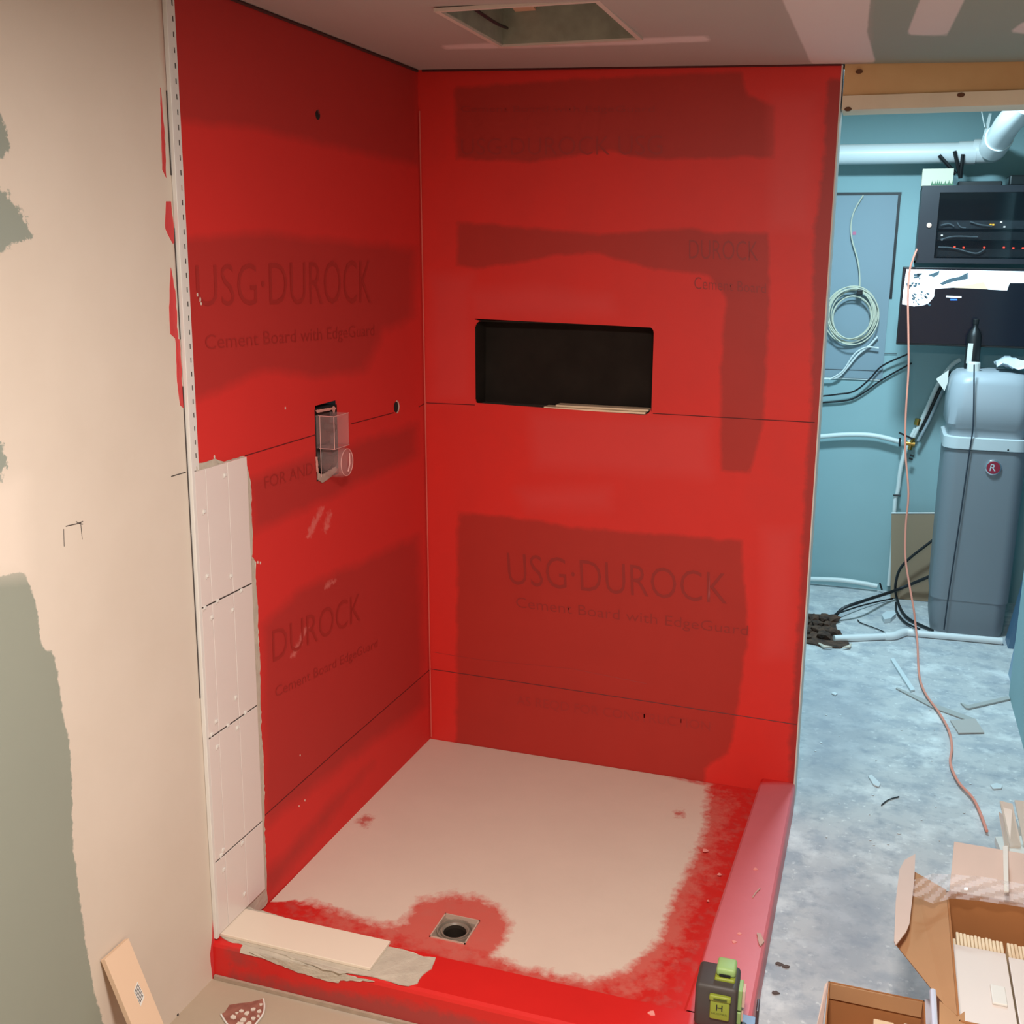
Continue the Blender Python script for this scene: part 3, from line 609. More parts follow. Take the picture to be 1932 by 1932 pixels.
b.build('drawn_shadow', m_pencil_shade, pr_)
# ------------------------------------------------------------------ tile on the curb
b = MB(); b.box((.004, -1.276, ZC+.0026), (.398, -1.168, ZC+.0105), bev=.0012)
tag(b.build('curb_tile', mat('cream_tile', (232, 216, 196), .3)), 'long cream tile lying flat on the left end of the front red curb', 'tile')

# ------------------------------------------------------------------ leaning tile box strip at bottom left
LP = [on(190, 1812, 0, .002), on(235, 1772, 0, .002)]; bl, br_ = Vector((.10, -1.735, 0)), Vector((.10, -1.600, 0))
nrm = (LP[1]-LP[0]).cross(bl-LP[0]).normalized()
if nrm.x < 0: nrm = -nrm
ln = thing('leaning_board', 'cream board with a barcode sticker leaning against the left wall in the corner', 'board', (.06, -1.66, 0))
a_, b2 = LP; d2 = (Vector((.10, 0, 0))-Vector((0, 0, 0)))
P1 = on(190, 1812, 0, .004); P2 = on(235, 1772, 0, .004)
# both long edges run along the same direction, found from the right edge reaching the floor
Q2 = on(344, 2038, 2, 0); Q1 = Q2+(P1-P2)
b = MB(); nn = (P2-P1).cross(Q1-P1).normalized(); nn = nn if nn.x > 0 else -nn
b.prism([P1, P2, Q2, Q1], nn*.011); b.build('board_face', mat('cream_board', (222, 190, 160), .7), ln)
lpt = lambda u, v: P1.lerp(P2, u)*(1-v)+Q1.lerp(Q2, u)*v+nn*.0113
b = MB(); b.prism([lpt(.48, .29), lpt(.72, .26), lpt(.74, .37), lpt(.50, .40)], nn*.0004); st_ = b.build('sticker', m_pvcw, ln)
b = MB()
for k in range(7):
    v = .297+.0135*k; b.prism([lpt(.50, v), lpt(.71, v-.026), lpt(.71, v-.021), lpt(.50, v+.005)], nn*.0007)
b.build('barcode', mat('ink', (40, 34, 44), .7), st_)
# ------------------------------------------------------------------ mortar-spattered disc at bottom
dd = thing('paint_lid', 'round brown lid with dried white mortar smears on the floor in front of the curb', 'lid', (.125, -1.42, 0))
pts = [on(*q, 2, .002) for q in ((433, 1898), (452, 1895), (470, 1893), (488, 1889), (497, 1886), (499, 1900), (496, 1915), (485, 1930), (470, 1945), (445, 1946), (430, 1935), (417, 1915), (424, 1912))]
b = MB(); b.prism(pts, (0, 0, .003)); b.build('lid_disc', mat('brown_disc', (128, 74, 62), .7, col2=(160, 104, 88), scale=40), dd)
b = MB(); b.tube([p+Vector((0, 0, .002)) for p in pts[4:12]], .0022, 6, 3); b.build('lid_rim', m_pvcw, dd)
b = MB()
for q, r in (((455, 1908), 4), ((477, 1905), 4.5), ((466, 1913), 5), ((489, 1908), 4), ((440, 1920), 6), ((459, 1925), 6), ((478, 1922), 5), ((452, 1933), 7), ((470, 1932), 5), ((487, 1918), 3), ((447, 1912), 3), ((492, 1896), 3)):
    c = on(*q, 2, .005); b.prism([c+Vector((r*.00135*math.cos(t)*random.uniform(.6, 1.2), r*.0014*math.sin(t)*random.uniform(.5, 1.2), 0)) for t in [k*math.pi/4 for k in range(8)]], (0, 0, .002))
b.build('mortar_smear', m_mud, dd)
for q in ((366, 1874), (325, 1920)):
    c = on(*q, 2, 0); b = MB(); b.tube([c+Vector((0, -.006, .002)), c+Vector((.004, .006, .003)), c+Vector((.008, .012, .002))], .0028, 6); tag(b.build('dark_chip', m_pencil_shade), 'small dark chip where the left wall meets the floor', 'debris', 'dark chips along the left wall foot')

# ------------------------------------------------------------------ laser level on the curb
L0 = Vector((1.119, -1.232, ZC)); LM = Matrix.Translation(L0)@Matrix.Rotation(math.radians(2), 4, 'Z')
lz = thing('laser_level', 'dark grey laser level with lime green panels standing on the curb corner', 'laser level', L0+Vector((.04, .05, 0)))
m_lbody = mat('charcoal_rubber', (66, 60, 56), .55); m_lime = mat('lime_plastic', (138, 150, 48), .5); m_limel = mat('pale_lime_plastic', (146, 178, 108), .5)
b = MB(); b.box((0, 0, .018), (.086, .085, .118), LM, bev=.009); b.build('body', m_lbody, lz, smooth=True)
b = MB(); b.box((.012, .012, .0), (.074, .075, .02), LM, bev=.004); b.build('foot', m_black, lz)
b = MB(); b.box((.036, .022, .112), (.078, .07, .124), LM, bev=.004); b.build('top_collar', m_lime, lz, smooth=True)
b = MB(); b.box((.038, .028, .124), (.078, .072, .143), LM, bev=.006); tc_ = b.build('top_cap', m_limel, lz, smooth=True)
b = MB(); b.box((.045, .0255, .126), (.068, .029, .131), LM); b.build('top_slot', m_black, tc_)
b = MB(); b.box((.032, -.006, .046), (.072, .003, .098), LM, bev=.003); b.box((.030, -.009, .090), (.074, .001, .103), LM, bev=.003); fp_ = b.build('front_panel', m_lime, lz, smooth=True)
b = MB(); b.box((.039, -.0098, .093), (.066, -.0085, .098), LM); b.build('front_slot', mat('dark_olive', (70, 78, 20), .6), fp_)
cnr = [LM@Vector(q) for q in ((.045, -.0065, .068), (.058, -.0065, .068), (.058, -.0065, .082), (.045, -.0065, .082))]
text_on('logo_lettering', 'H', *cnr, m_black, fp_, (0, -.0003, 0))
cnr = [LM@Vector(q) for q in ((.036, -.0065, .059), (.068, -.0065, .059), (.068, -.0065, .063), (.036, -.0065, .063))]
text_on('small_lettering', 'HUEPAR', *cnr, mat('olive_ink', (96, 104, 34), .6), fp_, (0, -.0003, 0))
b = MB(); b.box((.085, .03, .05), (.094, .07, .098), LM, bev=.002); b.box((.085, .03, .018), (.094, .07, .046), LM, bev=.002); sw_ = b.build('side_window_frame', m_limel, lz)
b = MB(); b.box((.0935, .036, .056), (.0995, .064, .093), LM); b.box((.0935, .036, .022), (.0975, .064, .042), LM); b.build('side_window', mat('window_glass_pale', (206, 176, 156), .15), sw_)
b = MB(); b.box((.074, .015, .002), (.124, .075, .012), LM, bev=.001); b.build('bracket_base', mat('blue_grey_steel', (104, 112, 126), .35, metal=.4), lz)
b = MB(); b.lathe([(.009, 0), (.009, .0012)], M=LM@Matrix.Translation((.098, .04, .012)), n=20); b.build('bracket_hole', m_black, lz)
b = MB(); b.box((.124, .010, .001), (.130, .05, .075), LM, bev=.002); b.build('bracket_plate', mat('dark_bracket', (66, 48, 52), .4), lz)

# ------------------------------------------------------------------ open cardboard boxes with tiles
def panel(bld, pts, th): 
    n_ = (Vector(pts[1])-Vector(pts[0])).cross(Vector(pts[2])-Vector(pts[0])).normalized(); bld.prism(pts, n_*th)
ZB = .30
bx = thing('tile_carton', 'large open cardboard carton of white tiles at the right front, flaps folded out', 'box', (1.80, -1.07, 0))
X0, X1, Y1, Y0 = 1.612, 2.03, -.845, -1.30
b = MB(); b.box((X0, Y0, 0), (X0+.004, Y1, ZB)); b.box((X1-.004, Y0, 0), (X1, Y1, ZB)); b.box((X0, Y1-.004, 0), (X1, Y1, ZB)); b.box((X0, Y0, 0), (X1, Y0+.004, ZB)); b.box((X0, Y0, 0), (X1, Y1, .004)); b.build('carton_body', m_cardin, bx)
b = MB(); panel(b, [Vector((X0+.006, Y1, ZB)), Vector((X1, Y1, ZB)), on(2090, 1640, 2, .35), on(1800, 1590, 2, .35)], .004); b.build('back_flap', m_cardpale, bx)
f1 = [Vector((X0, Y1, ZB)), on(1722, 1645, 2, .27), on(1690, 1783, 2, .26), Vector((X0-.02, -1.25, ZB-.01)), Vector((X0, -1.29, ZB))]
b = MB(); panel(b, f1, .004); b.build('left_flap', m_card, bx)
b = MB(); panel(b, [on(*q, 2, .302) for q in ((1727, 1611), (1725, 1660), (1716, 1742), (1710, 1757), (1690, 1783), (1687, 1775), (1690, 1700), (1697, 1640), (1707, 1622))], .003); b.build('folded_tab', m_cardpale, bx)
b = MB(); panel(b, [Vector((X0, -1.288, ZB+.001)), on(1820, 1908, 2, .30), on(1822, 1990, 2, .29), on(1772, 1990, 2, .30), on(1773, 1888, 2, .31)], .003); b.build('front_flap', m_card, bx)
b = MB(); b.tube([on(1760, 1870, 2, .33), on(1766, 1990, 2, .33)], .006, 8); b.build('flap_edge', mat('pale_blue_edge', (196, 204, 222), .4), bx)
# plastic film over the back flap
b = MB(); nu, nv = 44, 10; vs = []
top = [(1724, 1660), (1760, 1648), (1800, 1650), (1860, 1655), (1932, 1668), (2000, 1680)]; bot = [(1722, 1690), (1760, 1705), (1795, 1695), (1850, 1700), (1932, 1712), (2000, 1722)]
def il(L, t):
    t *= len(L)-1; i = min(int(t), len(L)-2); f = t-i; return (L[i][0]*(1-f)+L[i+1][0]*f, L[i][1]*(1-f)+L[i+1][1]*f)
for i in range(nu+1):
    for j in range(nv+1):
        p, q = il(top, i/nu), il(bot, i/nu); f = j/nv; c = on(p[0]*(1-f)+q[0]*f, p[1]*(1-f)+q[1]*f, 2, .362-.05*f+.004*math.sin(i*.9+j*1.3)+.001*random.random()); vs.append(c)
b.add(vs, [(i*(nv+1)+j, (i+1)*(nv+1)+j, (i+1)*(nv+1)+j+1, i*(nv+1)+j+1) for i in range(nu) for j in range(nv)])
tag(b.build('plastic_film', m_film, smooth=True), 'crinkled clear plastic film draped over the back flap of the large carton', 'plastic film')
b = MB(); b.box((X0+.006, Y0+.006, .005), (X1-.006, Y1-.03, .085)); tag(b.build('packing_block', m_card), 'cardboard packing under the tiles inside the large carton', 'packing')
# upright tiles on edge
tx = X0+.030; zt0, zt1 = .086, .245; cnt = 0
gx_ = lambda q: on(*q, 2, zt1)
pA = gx_((1803, 1757)); pB = gx_((1893, 1780)); pitch = (pB.x-pA.x)/13
yb = pA.y
proto = None; ORD = ['first', 'second', 'third', 'fourth', 'fifth', 'sixth', 'seventh', 'eighth', 'ninth', 'tenth', 'eleventh', 'twelfth', 'thirteenth', 'fourteenth']
for gi, (start, n) in enumerate(((pA.x, 13), (pA.x+13*pitch+.007, 14))):
    for k in range(n):
        x = start+k*pitch; ys_ = yb-(x-pA.x)*.06
        if proto is None:
            b = MB(); b.box((x, ys_-.345, zt0), (x+pitch*.9, ys_, zt1), bev=.0022); o = b.build('boxed_tile', m_tileb); proto = o; base = Vector((x, ys_, 0)); bl0 = o.location.copy()
        else:
            o = proto.copy(); C.objects.link(o); o.location = bl0+Vector((x-base.x, ys_-base.y+random.uniform(-.002, .002), random.uniform(-.001, .001)))
        tag(o, f'cream tile on edge, {ORD[k]} from the left in the {"left" if gi == 0 else "right"} stack of the large carton', 'tile', f'tiles standing in the {"left" if gi == 0 else "right"} stack of the large carton')
for k, (xa, zz_) in enumerate(((1792, .225), (1799, .23))):
    o = proto.copy(); C.objects.link(o); c = on(xa, 1757, 2, zt1); o.location = bl0+Vector((X0+.0055+k*.0098-base.x, -.008, -.012))
    tag(o, ['cream tile standing tight against the left side of the large carton', 'cream tile standing second from the left side of the large carton'][k], 'tile')
for k, (x0_, x1_, lab) in enumerate(((pA.x-.010, pA.x+13*pitch-.001, 'white tile lying flat on the left stack inside the large carton'), (pA.x+13*pitch+.003, pA.x+28*pitch, 'white tile lying flat on the right stack inside the large carton'))):
    yq = yb-.066-(.010 if k else 0); b = MB(); b.box((x0_, yq-.30, zt1+.0015), (x1_, yq, zt1+.010), bev=.0015); tag(b.build('loose_tile', m_tile), lab, 'tile', 'white tiles lying on the stacks in the carton')
c = on(1884, 1880, 2, zt1+.011); b = MB(); b.box((c.x-.014, c.y-.030, zt1+.0102), (c.x+.014, c.y+.03, zt1+.016), bev=.002); tag(b.build('foam_pad', m_pvcw), 'small white foam pad on the flat tile in the large carton', 'foam pad')
# small box
sb = thing('small_carton', 'small open cardboard box in front of the large carton, bottom right', 'box', (1.47, -1.24, 0))
S0, S1, SY1, SY0, SZ = 1.379, 1.568, -1.115, -1.40, .20
b = MB(); b.box((S0, SY0, 0), (S0+.003, SY1, SZ)); b.box((S1-.003, SY0, 0), (S1, SY1, SZ)); b.box((S0, SY1-.003, 0), (S1, SY1, SZ)); b.box((S0, SY0, 0), (S1, SY0+.003, SZ)); b.box((S0, SY0, 0), (S1, SY1, .003)); b.build('carton_body', m_cardin, sb)
b = MB(); b.box((S0+.004, SY1-.0075, SZ-.035), (S1-.004, SY1-.004, SZ-.001)); b.build('back_flap', m_card, sb)
b = MB(); panel(b, [Vector((S0, SY1-.002, SZ)), Vector((S0-.006, SY1-.01, SZ-.005)), Vector((S0-.016, SY1-.12, SZ-.04)), Vector((S0-.004, SY1-.12, SZ-.02))], .002); b.build('left_flap', m_cardpale, sb)
b = MB(); b.box((S1, SY0, SZ-.05), (S1+.012, SY1+.004, SZ+.002)); b.build('plastic_edge', mat('translucent_edge', (200, 202, 214), .3), sb)
b = MB(); b.box((S0+.005, SY0+.005, .004), (S1-.005, SY1-.01, .09)); tag(b.build('packing_block', m_cardin), 'brown packing filling the lower half of the small cardboard box', 'packing')
for k, (q, wd, lab) in enumerate((((1648, 1921), .04, 'cream tile standing at the middle of the small cardboard box'), ((1705, 1919), .045, 'white tile standing at the right in the small cardboard box'), ((1556, 1931), .03, 'cream tile at the left edge inside the small cardboard box'))):
    c = on(*q, 2, .15); c.y = min(c.y, -1.130); c.x = max(c.x, S0+.006); b = MB(); b.box((c.x, max(c.y-.16, SY0+.006), .0905), (min(c.x+wd, S1-.006), c.y, .15), bev=.002); tag(b.build('boxed_tile', m_tile if k else m_tileb), lab, 'tile')
# white plastic strips standing behind the carton
ws = thing('trim_bundle', 'bundle of white plastic strips lying behind the large carton at the right edge', 'trim bundle', on(1930, 1600, 2, 0))
for k, (a, c, d, e) in enumerate((((1884, 1535), (1892, 1540), (1904, 1600), (1896, 1602)), ((1886, 1514), (1910, 1520), (1926, 1598), (1905, 1600)), ((1914, 1513), (1945, 1516), (1960, 1600), (1932, 1600)))):
    b = MB(); b.prism([on(*a, 2, .15), on(*c, 2, .15), on(*d, 2, .05), on(*e, 2, .05)], (0, 0, .006)); b.build('strip', m_pvcw, ws)
b = MB(); b.prism([on(1876, 1590, 2, .03), on(1960, 1588, 2, .03), on(1990, 1640, 2, .03), on(1890, 1625, 2, .03)], (0, 0, .02)); b.box(on(1930, 1590, 2, 0)+Vector((-.02, -.02, 0)), on(1930, 1590, 2, 0)+Vector((.02, .02, .06))); b.build('strip_base', m_pvcw, ws)
b = MB(); b.prism([on(1892, 1598, 2, .37), on(1901, 1598, 2, .37), on(1903, 1684, 2, .345), on(1894, 1684, 2, .345)], (0, 0, .003)); b.build('upright_strip', m_pvcw, ws)

# ------------------------------------------------------------------ utility room: far wall
YW = 2.6
ap = thing('access_panel', 'grey-blue wall panel with a dark gap around it on the far teal wall', 'access panel', (1.22, YW, 1.09))
a, c, d = on(1700, 365, 1, YW), on(1663, 718, 1, YW), on(1500, 365, 1, YW)
b = MB(); b.box((.95, YW-.010, 1.10), (1.385, YW-.001, 1.992)); b.build('panel_sheet', mat('panel_grey_blue', (134, 152, 162), .6), ap)
b = MB(); b.box((.94, YW-.006, 1.992), (1.40, YW-.001, 2.006)); b.box((1.385, YW-.006, 1.5), (1.398, YW-.001, 1.992)); b.build('dark_gap', m_blackcable, ap)
b = MB(); b.box((.94, YW-.007, 1.093), (1.386, YW-.001, 1.099)); b.build('bottom_edge', m_pex, ap)
c = on(1612, 440, 1, YW-.01); b = MB(); b.box((c.x-.008, YW-.0115, c.z-.008), (c.x+.008, YW-.010, c.z+.008)); b.build('pink_mark', mat('pink_mark', (200, 110, 140), .6), ap)
b = MB(); b.tube([on(1555, 696, 1, YW-.012), on(1663, 700, 1, YW-.012)], .0012, 5); b.build('panel_seam', m_blackcable, ap)
# coil of cable
cc = thing('cable_coil', 'coil of pale grey cable hanging on the far wall panel', 'cable', on(1610, 560, 1, YW-.05))
ctr = on(1606, 596, 1, YW-.05); m_cab = mat('pale_cable', (206, 204, 184), .5)
for k in range(8):
    b = MB(); r0 = .116+.018*math.sin(k*2.1); ox, oz = .010*math.sin(k*1.3), .010*math.cos(k*1.9)
    b.tube([ctr+Vector((ox+r0*.92*math.cos(a_), .003*(k-3)+.006*math.sin(a_*2+k), oz+r0*1.05*math.sin(a_))) for a_ in [2*math.pi*j/40 for j in range(41)]], .0032, 6, cap=False); b.build('cable_loop', m_cab, cc, smooth=True)
b = MB(); b.tube([on(*q, 1, YW-.03) for q in ((1629, 368), (1613, 395), (1606, 420), (1607, 450), (1618, 490), (1622, 520), (1622, 548))], .0035, 6, 4); b.build('cable_tail', m_cab, cc, smooth=True)
b = MB(); b.box(on(1622, 552, 1, YW-.06)-Vector((.014, .014, .012)), on(1622, 552, 1, YW-.06)+Vector((.014, .03, .014)), bev=.004); b.build('cable_tie', m_black, cc)
b = MB(); b.tube([on(*q, 1, YW-.03) for q in ((1555, 715), (1580, 712), (1600, 692), (1618, 670), (1640, 652), (1656, 635))], .005, 6, 4); b.tube([on(*q, 1, YW-.035) for q in ((1565, 716), (1590, 700), (1612, 668), (1635, 655), (1658, 657))], .004, 6, 4); b.build('loose_ends', m_pex, cc, smooth=True)
for k, (q, lab) in enumerate(((((1545, 748), (1580, 744), (1612, 738), (1640, 716), (1665, 690), (1715, 667)), 'upper black cable swooping across the teal wall under the panel'), (((1545, 760), (1600, 755), (1630, 741), (1665, 716), (1720, 685)), 'lower dark cable swooping across the teal wall under the panel'))):
    b = MB(); b.tube([on(*p, 1, YW-.035+.02*k) for p in q], .0045, 6, 5); tag(b.build('wall_cable', m_blackcable, smooth=True), lab, 'cable', 'dark cables across the far wall')
b = MB(); b.tube([on(1666, 667, 1, YW-.008), on(1692, 667, 1, YW-.008)], .002, 5); tag(b.build('wire_stub', m_blackcable), 'short thin horizontal wire beside the lower corner of the wall panel', 'wire')
# big drain pipes
pp = thing('drain_pipe', 'thick white drain pipe running along the top of the far wall', 'pipe', (1.3, 2.45, 2.1))
pz = (on(1590, 290, 1, 2.45).z); 
b = MB(); b.tube([(.3, 2.45, pz), (1.66, 2.45, on(1830, 288, 1, 2.45).z)], .046, 24); b.build('straight_run', m_pipe, pp, smooth=True)
b = MB(); b.tube([on(1808, 289, 1, 2.45), on(1841, 288, 1, 2.45)], .052, 24); b.build('coupling', m_pipe, pp, smooth=True)
q0 = on(1862, 285, 1, 2.45)
p2 = thing('elbow_pipe', 'thick white pipe with an elbow coming forward under the header at the upper right', 'pipe', q0)
e1_, e2_ = on(1874, 278, 1, 2.25), on(1900, 236, 1, 2.0)
b = MB(); b.tube([q0+Vector((-.055, .004, 0)), q0+Vector((.02, -.02, 0)), e1_], .054, 24, 6); b.build('elbow', m_pipe, p2, smooth=True)
b = MB(); b.tube([e1_, e1_.lerp(e2_, .45)], .060, 24); b.build('collar', m_pipe, p2, smooth=True)
b = MB(); b.tube([e1_, e2_, on(1940, 190, 1, 1.7)], .054, 24); b.build('forward_run', m_pipe, p2, smooth=True)
b = MB(); b.tube([on(1851, 205, 1, 2.35), on(1858, 240, 1, 2.35)], .003, 5); b.prism([on(1866, 214, 1, 2.37), on(1871, 214, 1, 2.37), on(1862, 262, 1, 2.36), on(1853, 290, 1, 2.37), on(1853, 262, 1, 2.37)], (0, .004, 0)); b.build('hanger_strap', m_pex, p2)
# rack cabinet, router, monitor
rk = thing('network_cabinet', 'black wall-mounted network cabinet with glass door and small lights', 'cabinet', (1.78, 2.4, 1.66))
RX0, RX1, RY, RZ0, RZ1 = 1.485, 2.12, 2.25, 1.672, 2.012
b = MB(); b.box((RX0, RY, RZ0), (RX0+.012, YW, RZ1)); b.box((RX1-.012, RY, RZ0), (RX1, YW, RZ1)); b.box((RX0, RY, RZ0), (RX1, YW, RZ0+.012)); b.box((RX0, RY, RZ1-.012), (RX1, YW, RZ1)); b.box((RX0, YW-.01, RZ0), (RX1, YW-.002, RZ1)); b.build('cabinet_body', m_black, rk)
b = MB(); fy = RY-.012
dx0 = on(1768, 420, 1, RY).x; b.box((RX0, fy, RZ0), (dx0, RY, RZ1)); b.box((RX1-.04, fy, RZ0), (RX1, RY, RZ1)); b.box((dx0, fy, RZ0), (RX1-.04, RY, RZ0+.022)); b.box((dx0, fy, RZ1-.03), (RX1-.04, RY, RZ1)); df_ = b.build('door_frame', mat('black_metal', (30, 34, 42), .35), rk)
b = MB(); b.box((dx0, fy+.003, RZ0+.022), (RX1-.04, fy+.005, RZ1-.03)); b.build('glass_door', clear_mat('smoked_glass', (26, 34, 40), .28, .05), df_)
c = on(1753, 425, 1, fy); b = MB(); b.lathe([(.012, 0), (.011, .006)], M=Matrix.Translation(c)@Matrix.Rotation(math.pi/2, 4, 'X'), n=16); b.build('door_lock', mat('chrome', (220, 220, 220), .2, metal=1), df_)
for k, z_c in enumerate((1.845, 1.795, 1.72)):
    b = MB(); b.box((dx0+.01, RY+.06, z_c-.018), (RX1-.05, RY+.30, z_c+.018)); b.build('rack_unit', mat('rack_unit', (60, 66, 72) if k == 0 else (34, 38, 42), .4, var=.3, scale=60), rk)
m_redled = mat('red_led', (255, 60, 40), .4, emit=(255, 70, 50), estr=4); m_yel = mat('amber_led', (255, 200, 60), .4, emit=(255, 190, 60), estr=3); m_wled = mat('white_led', (230, 240, 240), .4, emit=(220, 240, 245), estr=2)
for qs, mm in ((((1801, 466), (1818, 467), (1857, 467), (1894, 467), (1912, 468), (1930, 468)), m_redled), (((1869, 424), (1874, 424)), m_yel), (((1777, 444), (1777, 452), (1889, 419), (1895, 428)), m_wled)):
    for q in qs:
        c = on(*q, 1, RY+.055); b = MB(); b.box((c.x-.004, RY+.052, c.z-.003), (c.x+.004, RY+.059, c.z+.003)); b.build('indicator_light', mm, rk)
for q in (((1775, 425), (1790, 422), (1800, 427)), ((1806, 420), (1812, 428), (1822, 430)), ((1830, 418), (1850, 424), (1872, 426)), ((1775, 452), (1800, 446), (1845, 447)), ((1770, 466), (1800, 468), (1840, 478), (1858, 470))):
    b = MB(); b.tube([on(*p, 1, RY+.045) for p in q], .003, 6, 4); b.build('patch_cable', mat('patch_cable', (140, 150, 156), .5), rk)
mo = thing('monitor', 'black monitor under the network cabinet showing a bright camera picture', 'monitor', (1.75, 2.25, 1.3))
tl, bl_ = on(1706, 505, 1, 2.25), on(1690, 650, 1, 2.25)
MX0, MX1, MZ1, MZ0 = tl.x, 2.10, tl.z+.004, bl_.z
b = MB(); b.box((MX0-.006, 2.252, MZ0), (MX1, 2.29, MZ1), bev=.003); b.build('screen_housing', m_black, mo)
b = MB(); b.box((MX0, 2.2495, MZ0+.01), (MX1-.01, 2.253, MZ1-.006)); sg_ = b.build('screen_glass', mat('screen_dark', (12, 16, 24), .2, emit=(14, 20, 34), estr=.6), mo)
b = MB(); b.box((1.60, 2.29, 1.35), (1.80, YW, 1.55)); b.build('wall_mount', m_black, mo)
m_scr = mat('screen_white', (240, 248, 255), .5, emit=(235, 246, 255), estr=1.3); m_scrd = mat('screen_shade', (60, 80, 90), .5, emit=(60, 84, 96), estr=.6); m_scrb = mat('screen_beige', (196, 176, 150), .5, emit=(190, 170, 150), estr=.8)
def scr(polys, m, y, nm):
    b = MB()
    for p in polys: b.prism([on(*q, 1, y) for q in p], (0, .0006, 0))
    b.build(nm, m, sg_)
scr([[(1710, 508), (1932, 512), (1990, 512), (1990, 534), (1905, 534), (1900, 548), (1862, 546), (1850, 538), (1780, 544), (1764, 545), (1762, 560), (1752, 572), (1742, 576), (1724, 578), (1702, 574), (1705, 545)]], m_scr, 2.2485, 'picture_area')
scr([[(1773, 535), (1790, 526), (1810, 522), (1826, 514), (1826, 526), (1800, 531), (1778, 538)], [(1750, 519), (1768, 513), (1773, 510), (1771, 518), (1762, 523)]]+[[(x, y), (x+w_, y-1), (x+w_-2, y+3), (x+1, y+4)] for x, y, w_ in [(random.uniform(1708, 1734), random.uniform(511, 545), random.uniform(4, 12)) for _ in range(14)]]
    + [[(x, y), (x+w_, y+3), (x+w_-3, y+6), (x+1, y+3)] for x, y, w_ in [(random.uniform(1718, 1752), random.uniform(545, 572), random.uniform(3, 8)) for _ in range(16)]], m_scrd, 2.2478, 'picture_shade')
scr([[(1800, 543), (1835, 536), (1856, 532), (1864, 546)]], m_scrb, 2.2476, 'picture_object')
scr([[(1785, 558), (1814, 559), (1814, 562), (1785, 561)]], m_scr, 2.2478, 'caption_line'); scr([[(1793, 564), (1806, 564), (1806, 567), (1793, 567)]], mat('screen_blue', (50, 110, 220), .5, emit=(50, 110, 220), estr=1), 2.2478, 'caption_button')
wr = thing('wifi_router', 'black router with upright antennas on top of the network cabinet', 'router', (1.66, 2.38, RZ1))
b = MB(); b.box((1.64, 2.39, RZ1+.001), (1.83, 2.5, RZ1+.028), bev=.006); b.build('router_body', m_black, wr)
for a, c in (((1772, 293), (1803, 328)), ((1801, 285), (1812, 336)), ((1817, 291), (1812, 336))):
    b = MB(); b.tube([on(*c, 1, 2.41), on(*a, 1, 2.39)], .0085, 8); b.build('antenna', m_black, wr)
b = MB(); b.box((1.85, 2.33, RZ1+.001), (2.08, 2.5, RZ1+.05), bev=.01); tag(b.build('network_switch', mat('switch_black', (26, 30, 32), .3)), 'dark glossy device on top of the network cabinet at the right edge', 'network device')
a, c = on(1739, 342, 1, 2.27), on(1800, 318, 1, 2.27)
bxw = thing('white_carton', 'small cream box with green grass picture on the cabinet top left', 'box', (a.x+.08, 2.33, RZ1))
b = MB(); b.box((a.x, 2.27, RZ1+.001), (c.x, 2.37, c.z)); b.build('box_body', mat('cream_card', (196, 188, 168), .7), bxw)
b = MB()
for k in range(12):
    x = a.x+.04+(c.x-a.x-.045)*k/11; h = .010+.022*random.random(); b.prism([(x, 2.2695, RZ1+.003), (x+.010, 2.2695, RZ1+.003), (x+.005, 2.2695, RZ1+.003+h)], (0, -.0006, 0))
b.build('grass_print', mat('green_print', (70, 110, 80), .7), bxw)
# ------------------------------------------------------------------ water lines
pxl = thing('water_line', 'white plastic water lines with brass tee on the far teal wall', 'water pipe', on(1715, 835, 1, YW-.04))
yy_ = YW-.04
def ptube(pts, r, nm, m=m_pex, y=yy_, sm=5): b = MB(); b.tube([on(*q, 1, y) for q in pts], r, 10, sm); return b.build(nm, m, pxl, smooth=True)
ptube([(1500, 828), (1545, 824), (1600, 820), (1650, 822), (1700, 834)], .0125, 'branch_pipe'); ptube([(1728, 808), (1713, 838), (1700, 880), (1694, 925), (1689, 940)], .011, 'lower_pipe')
ptube([(1689, 940), (1687, 970), (1683, 1040), (1677, 1105)], .0105, 'drop_pipe'); ptube([(1723, 825), (1745, 780), (1770, 725), (1795, 690), (1812, 678)], .011, 'riser_pipe')
ptube([(1737, 815), (1762, 760), (1780, 722), (1792, 700)], .010, 'riser_gap_dark', m_black, sm=5); ptube([(1732, 832), (1752, 795), (1775, 745), (1792, 712)], .008, 'grey_riser', mat('grey_pipe', (150, 160, 166), .4), y=yy_-.012); ptube([(1520, 1092), (1580, 1094), (1625, 1100), (1655, 1106)], .0125, 'floor_branch')  # black tube drawn for the dark gap between the two risers
ptube([(1706, 836), (1726, 838)], .014, 'brass_tee', m_brass, sm=0); ptube([(1722, 826), (1716, 848)], .013, 'brass_tee', m_brass, sm=0); ptube([(1733, 790), (1730, 802)], .016, 'shutoff_valve', m_brass, sm=0)
for q in (((1698, 826), (1697, 842)), ((1717, 858), (1724, 861)), ((1715, 864), (1722, 867)), ((1685, 934), (1699, 935)), ((1696, 816), (1722, 828)), ((1660, 1100), (1664, 1113))): ptube(q, .0045, 'pipe_clamp', m_black, y=yy_-.014, sm=0)
# cardboard leaning behind tank
b = MB(); b.prism([on(1682, 968, 1, 2.52), on(1790, 966, 1, 2.52), Vector((1.78, 2.47, .002)), Vector((1.518, 2.47, .002))], (0, .006, 0))
cbd = b.build('leaning_cardboard', mat('brown_cardboard', (150, 128, 104), .85)); tag(cbd, 'brown cardboard sheet leaning on the far wall behind the grey tank', 'cardboard')
b = MB(); b.tube([on(1682, 968, 1, 2.52), on(1768, 968, 1, 2.52)], .004, 6); b.build('white_edge', m_pex, cbd)
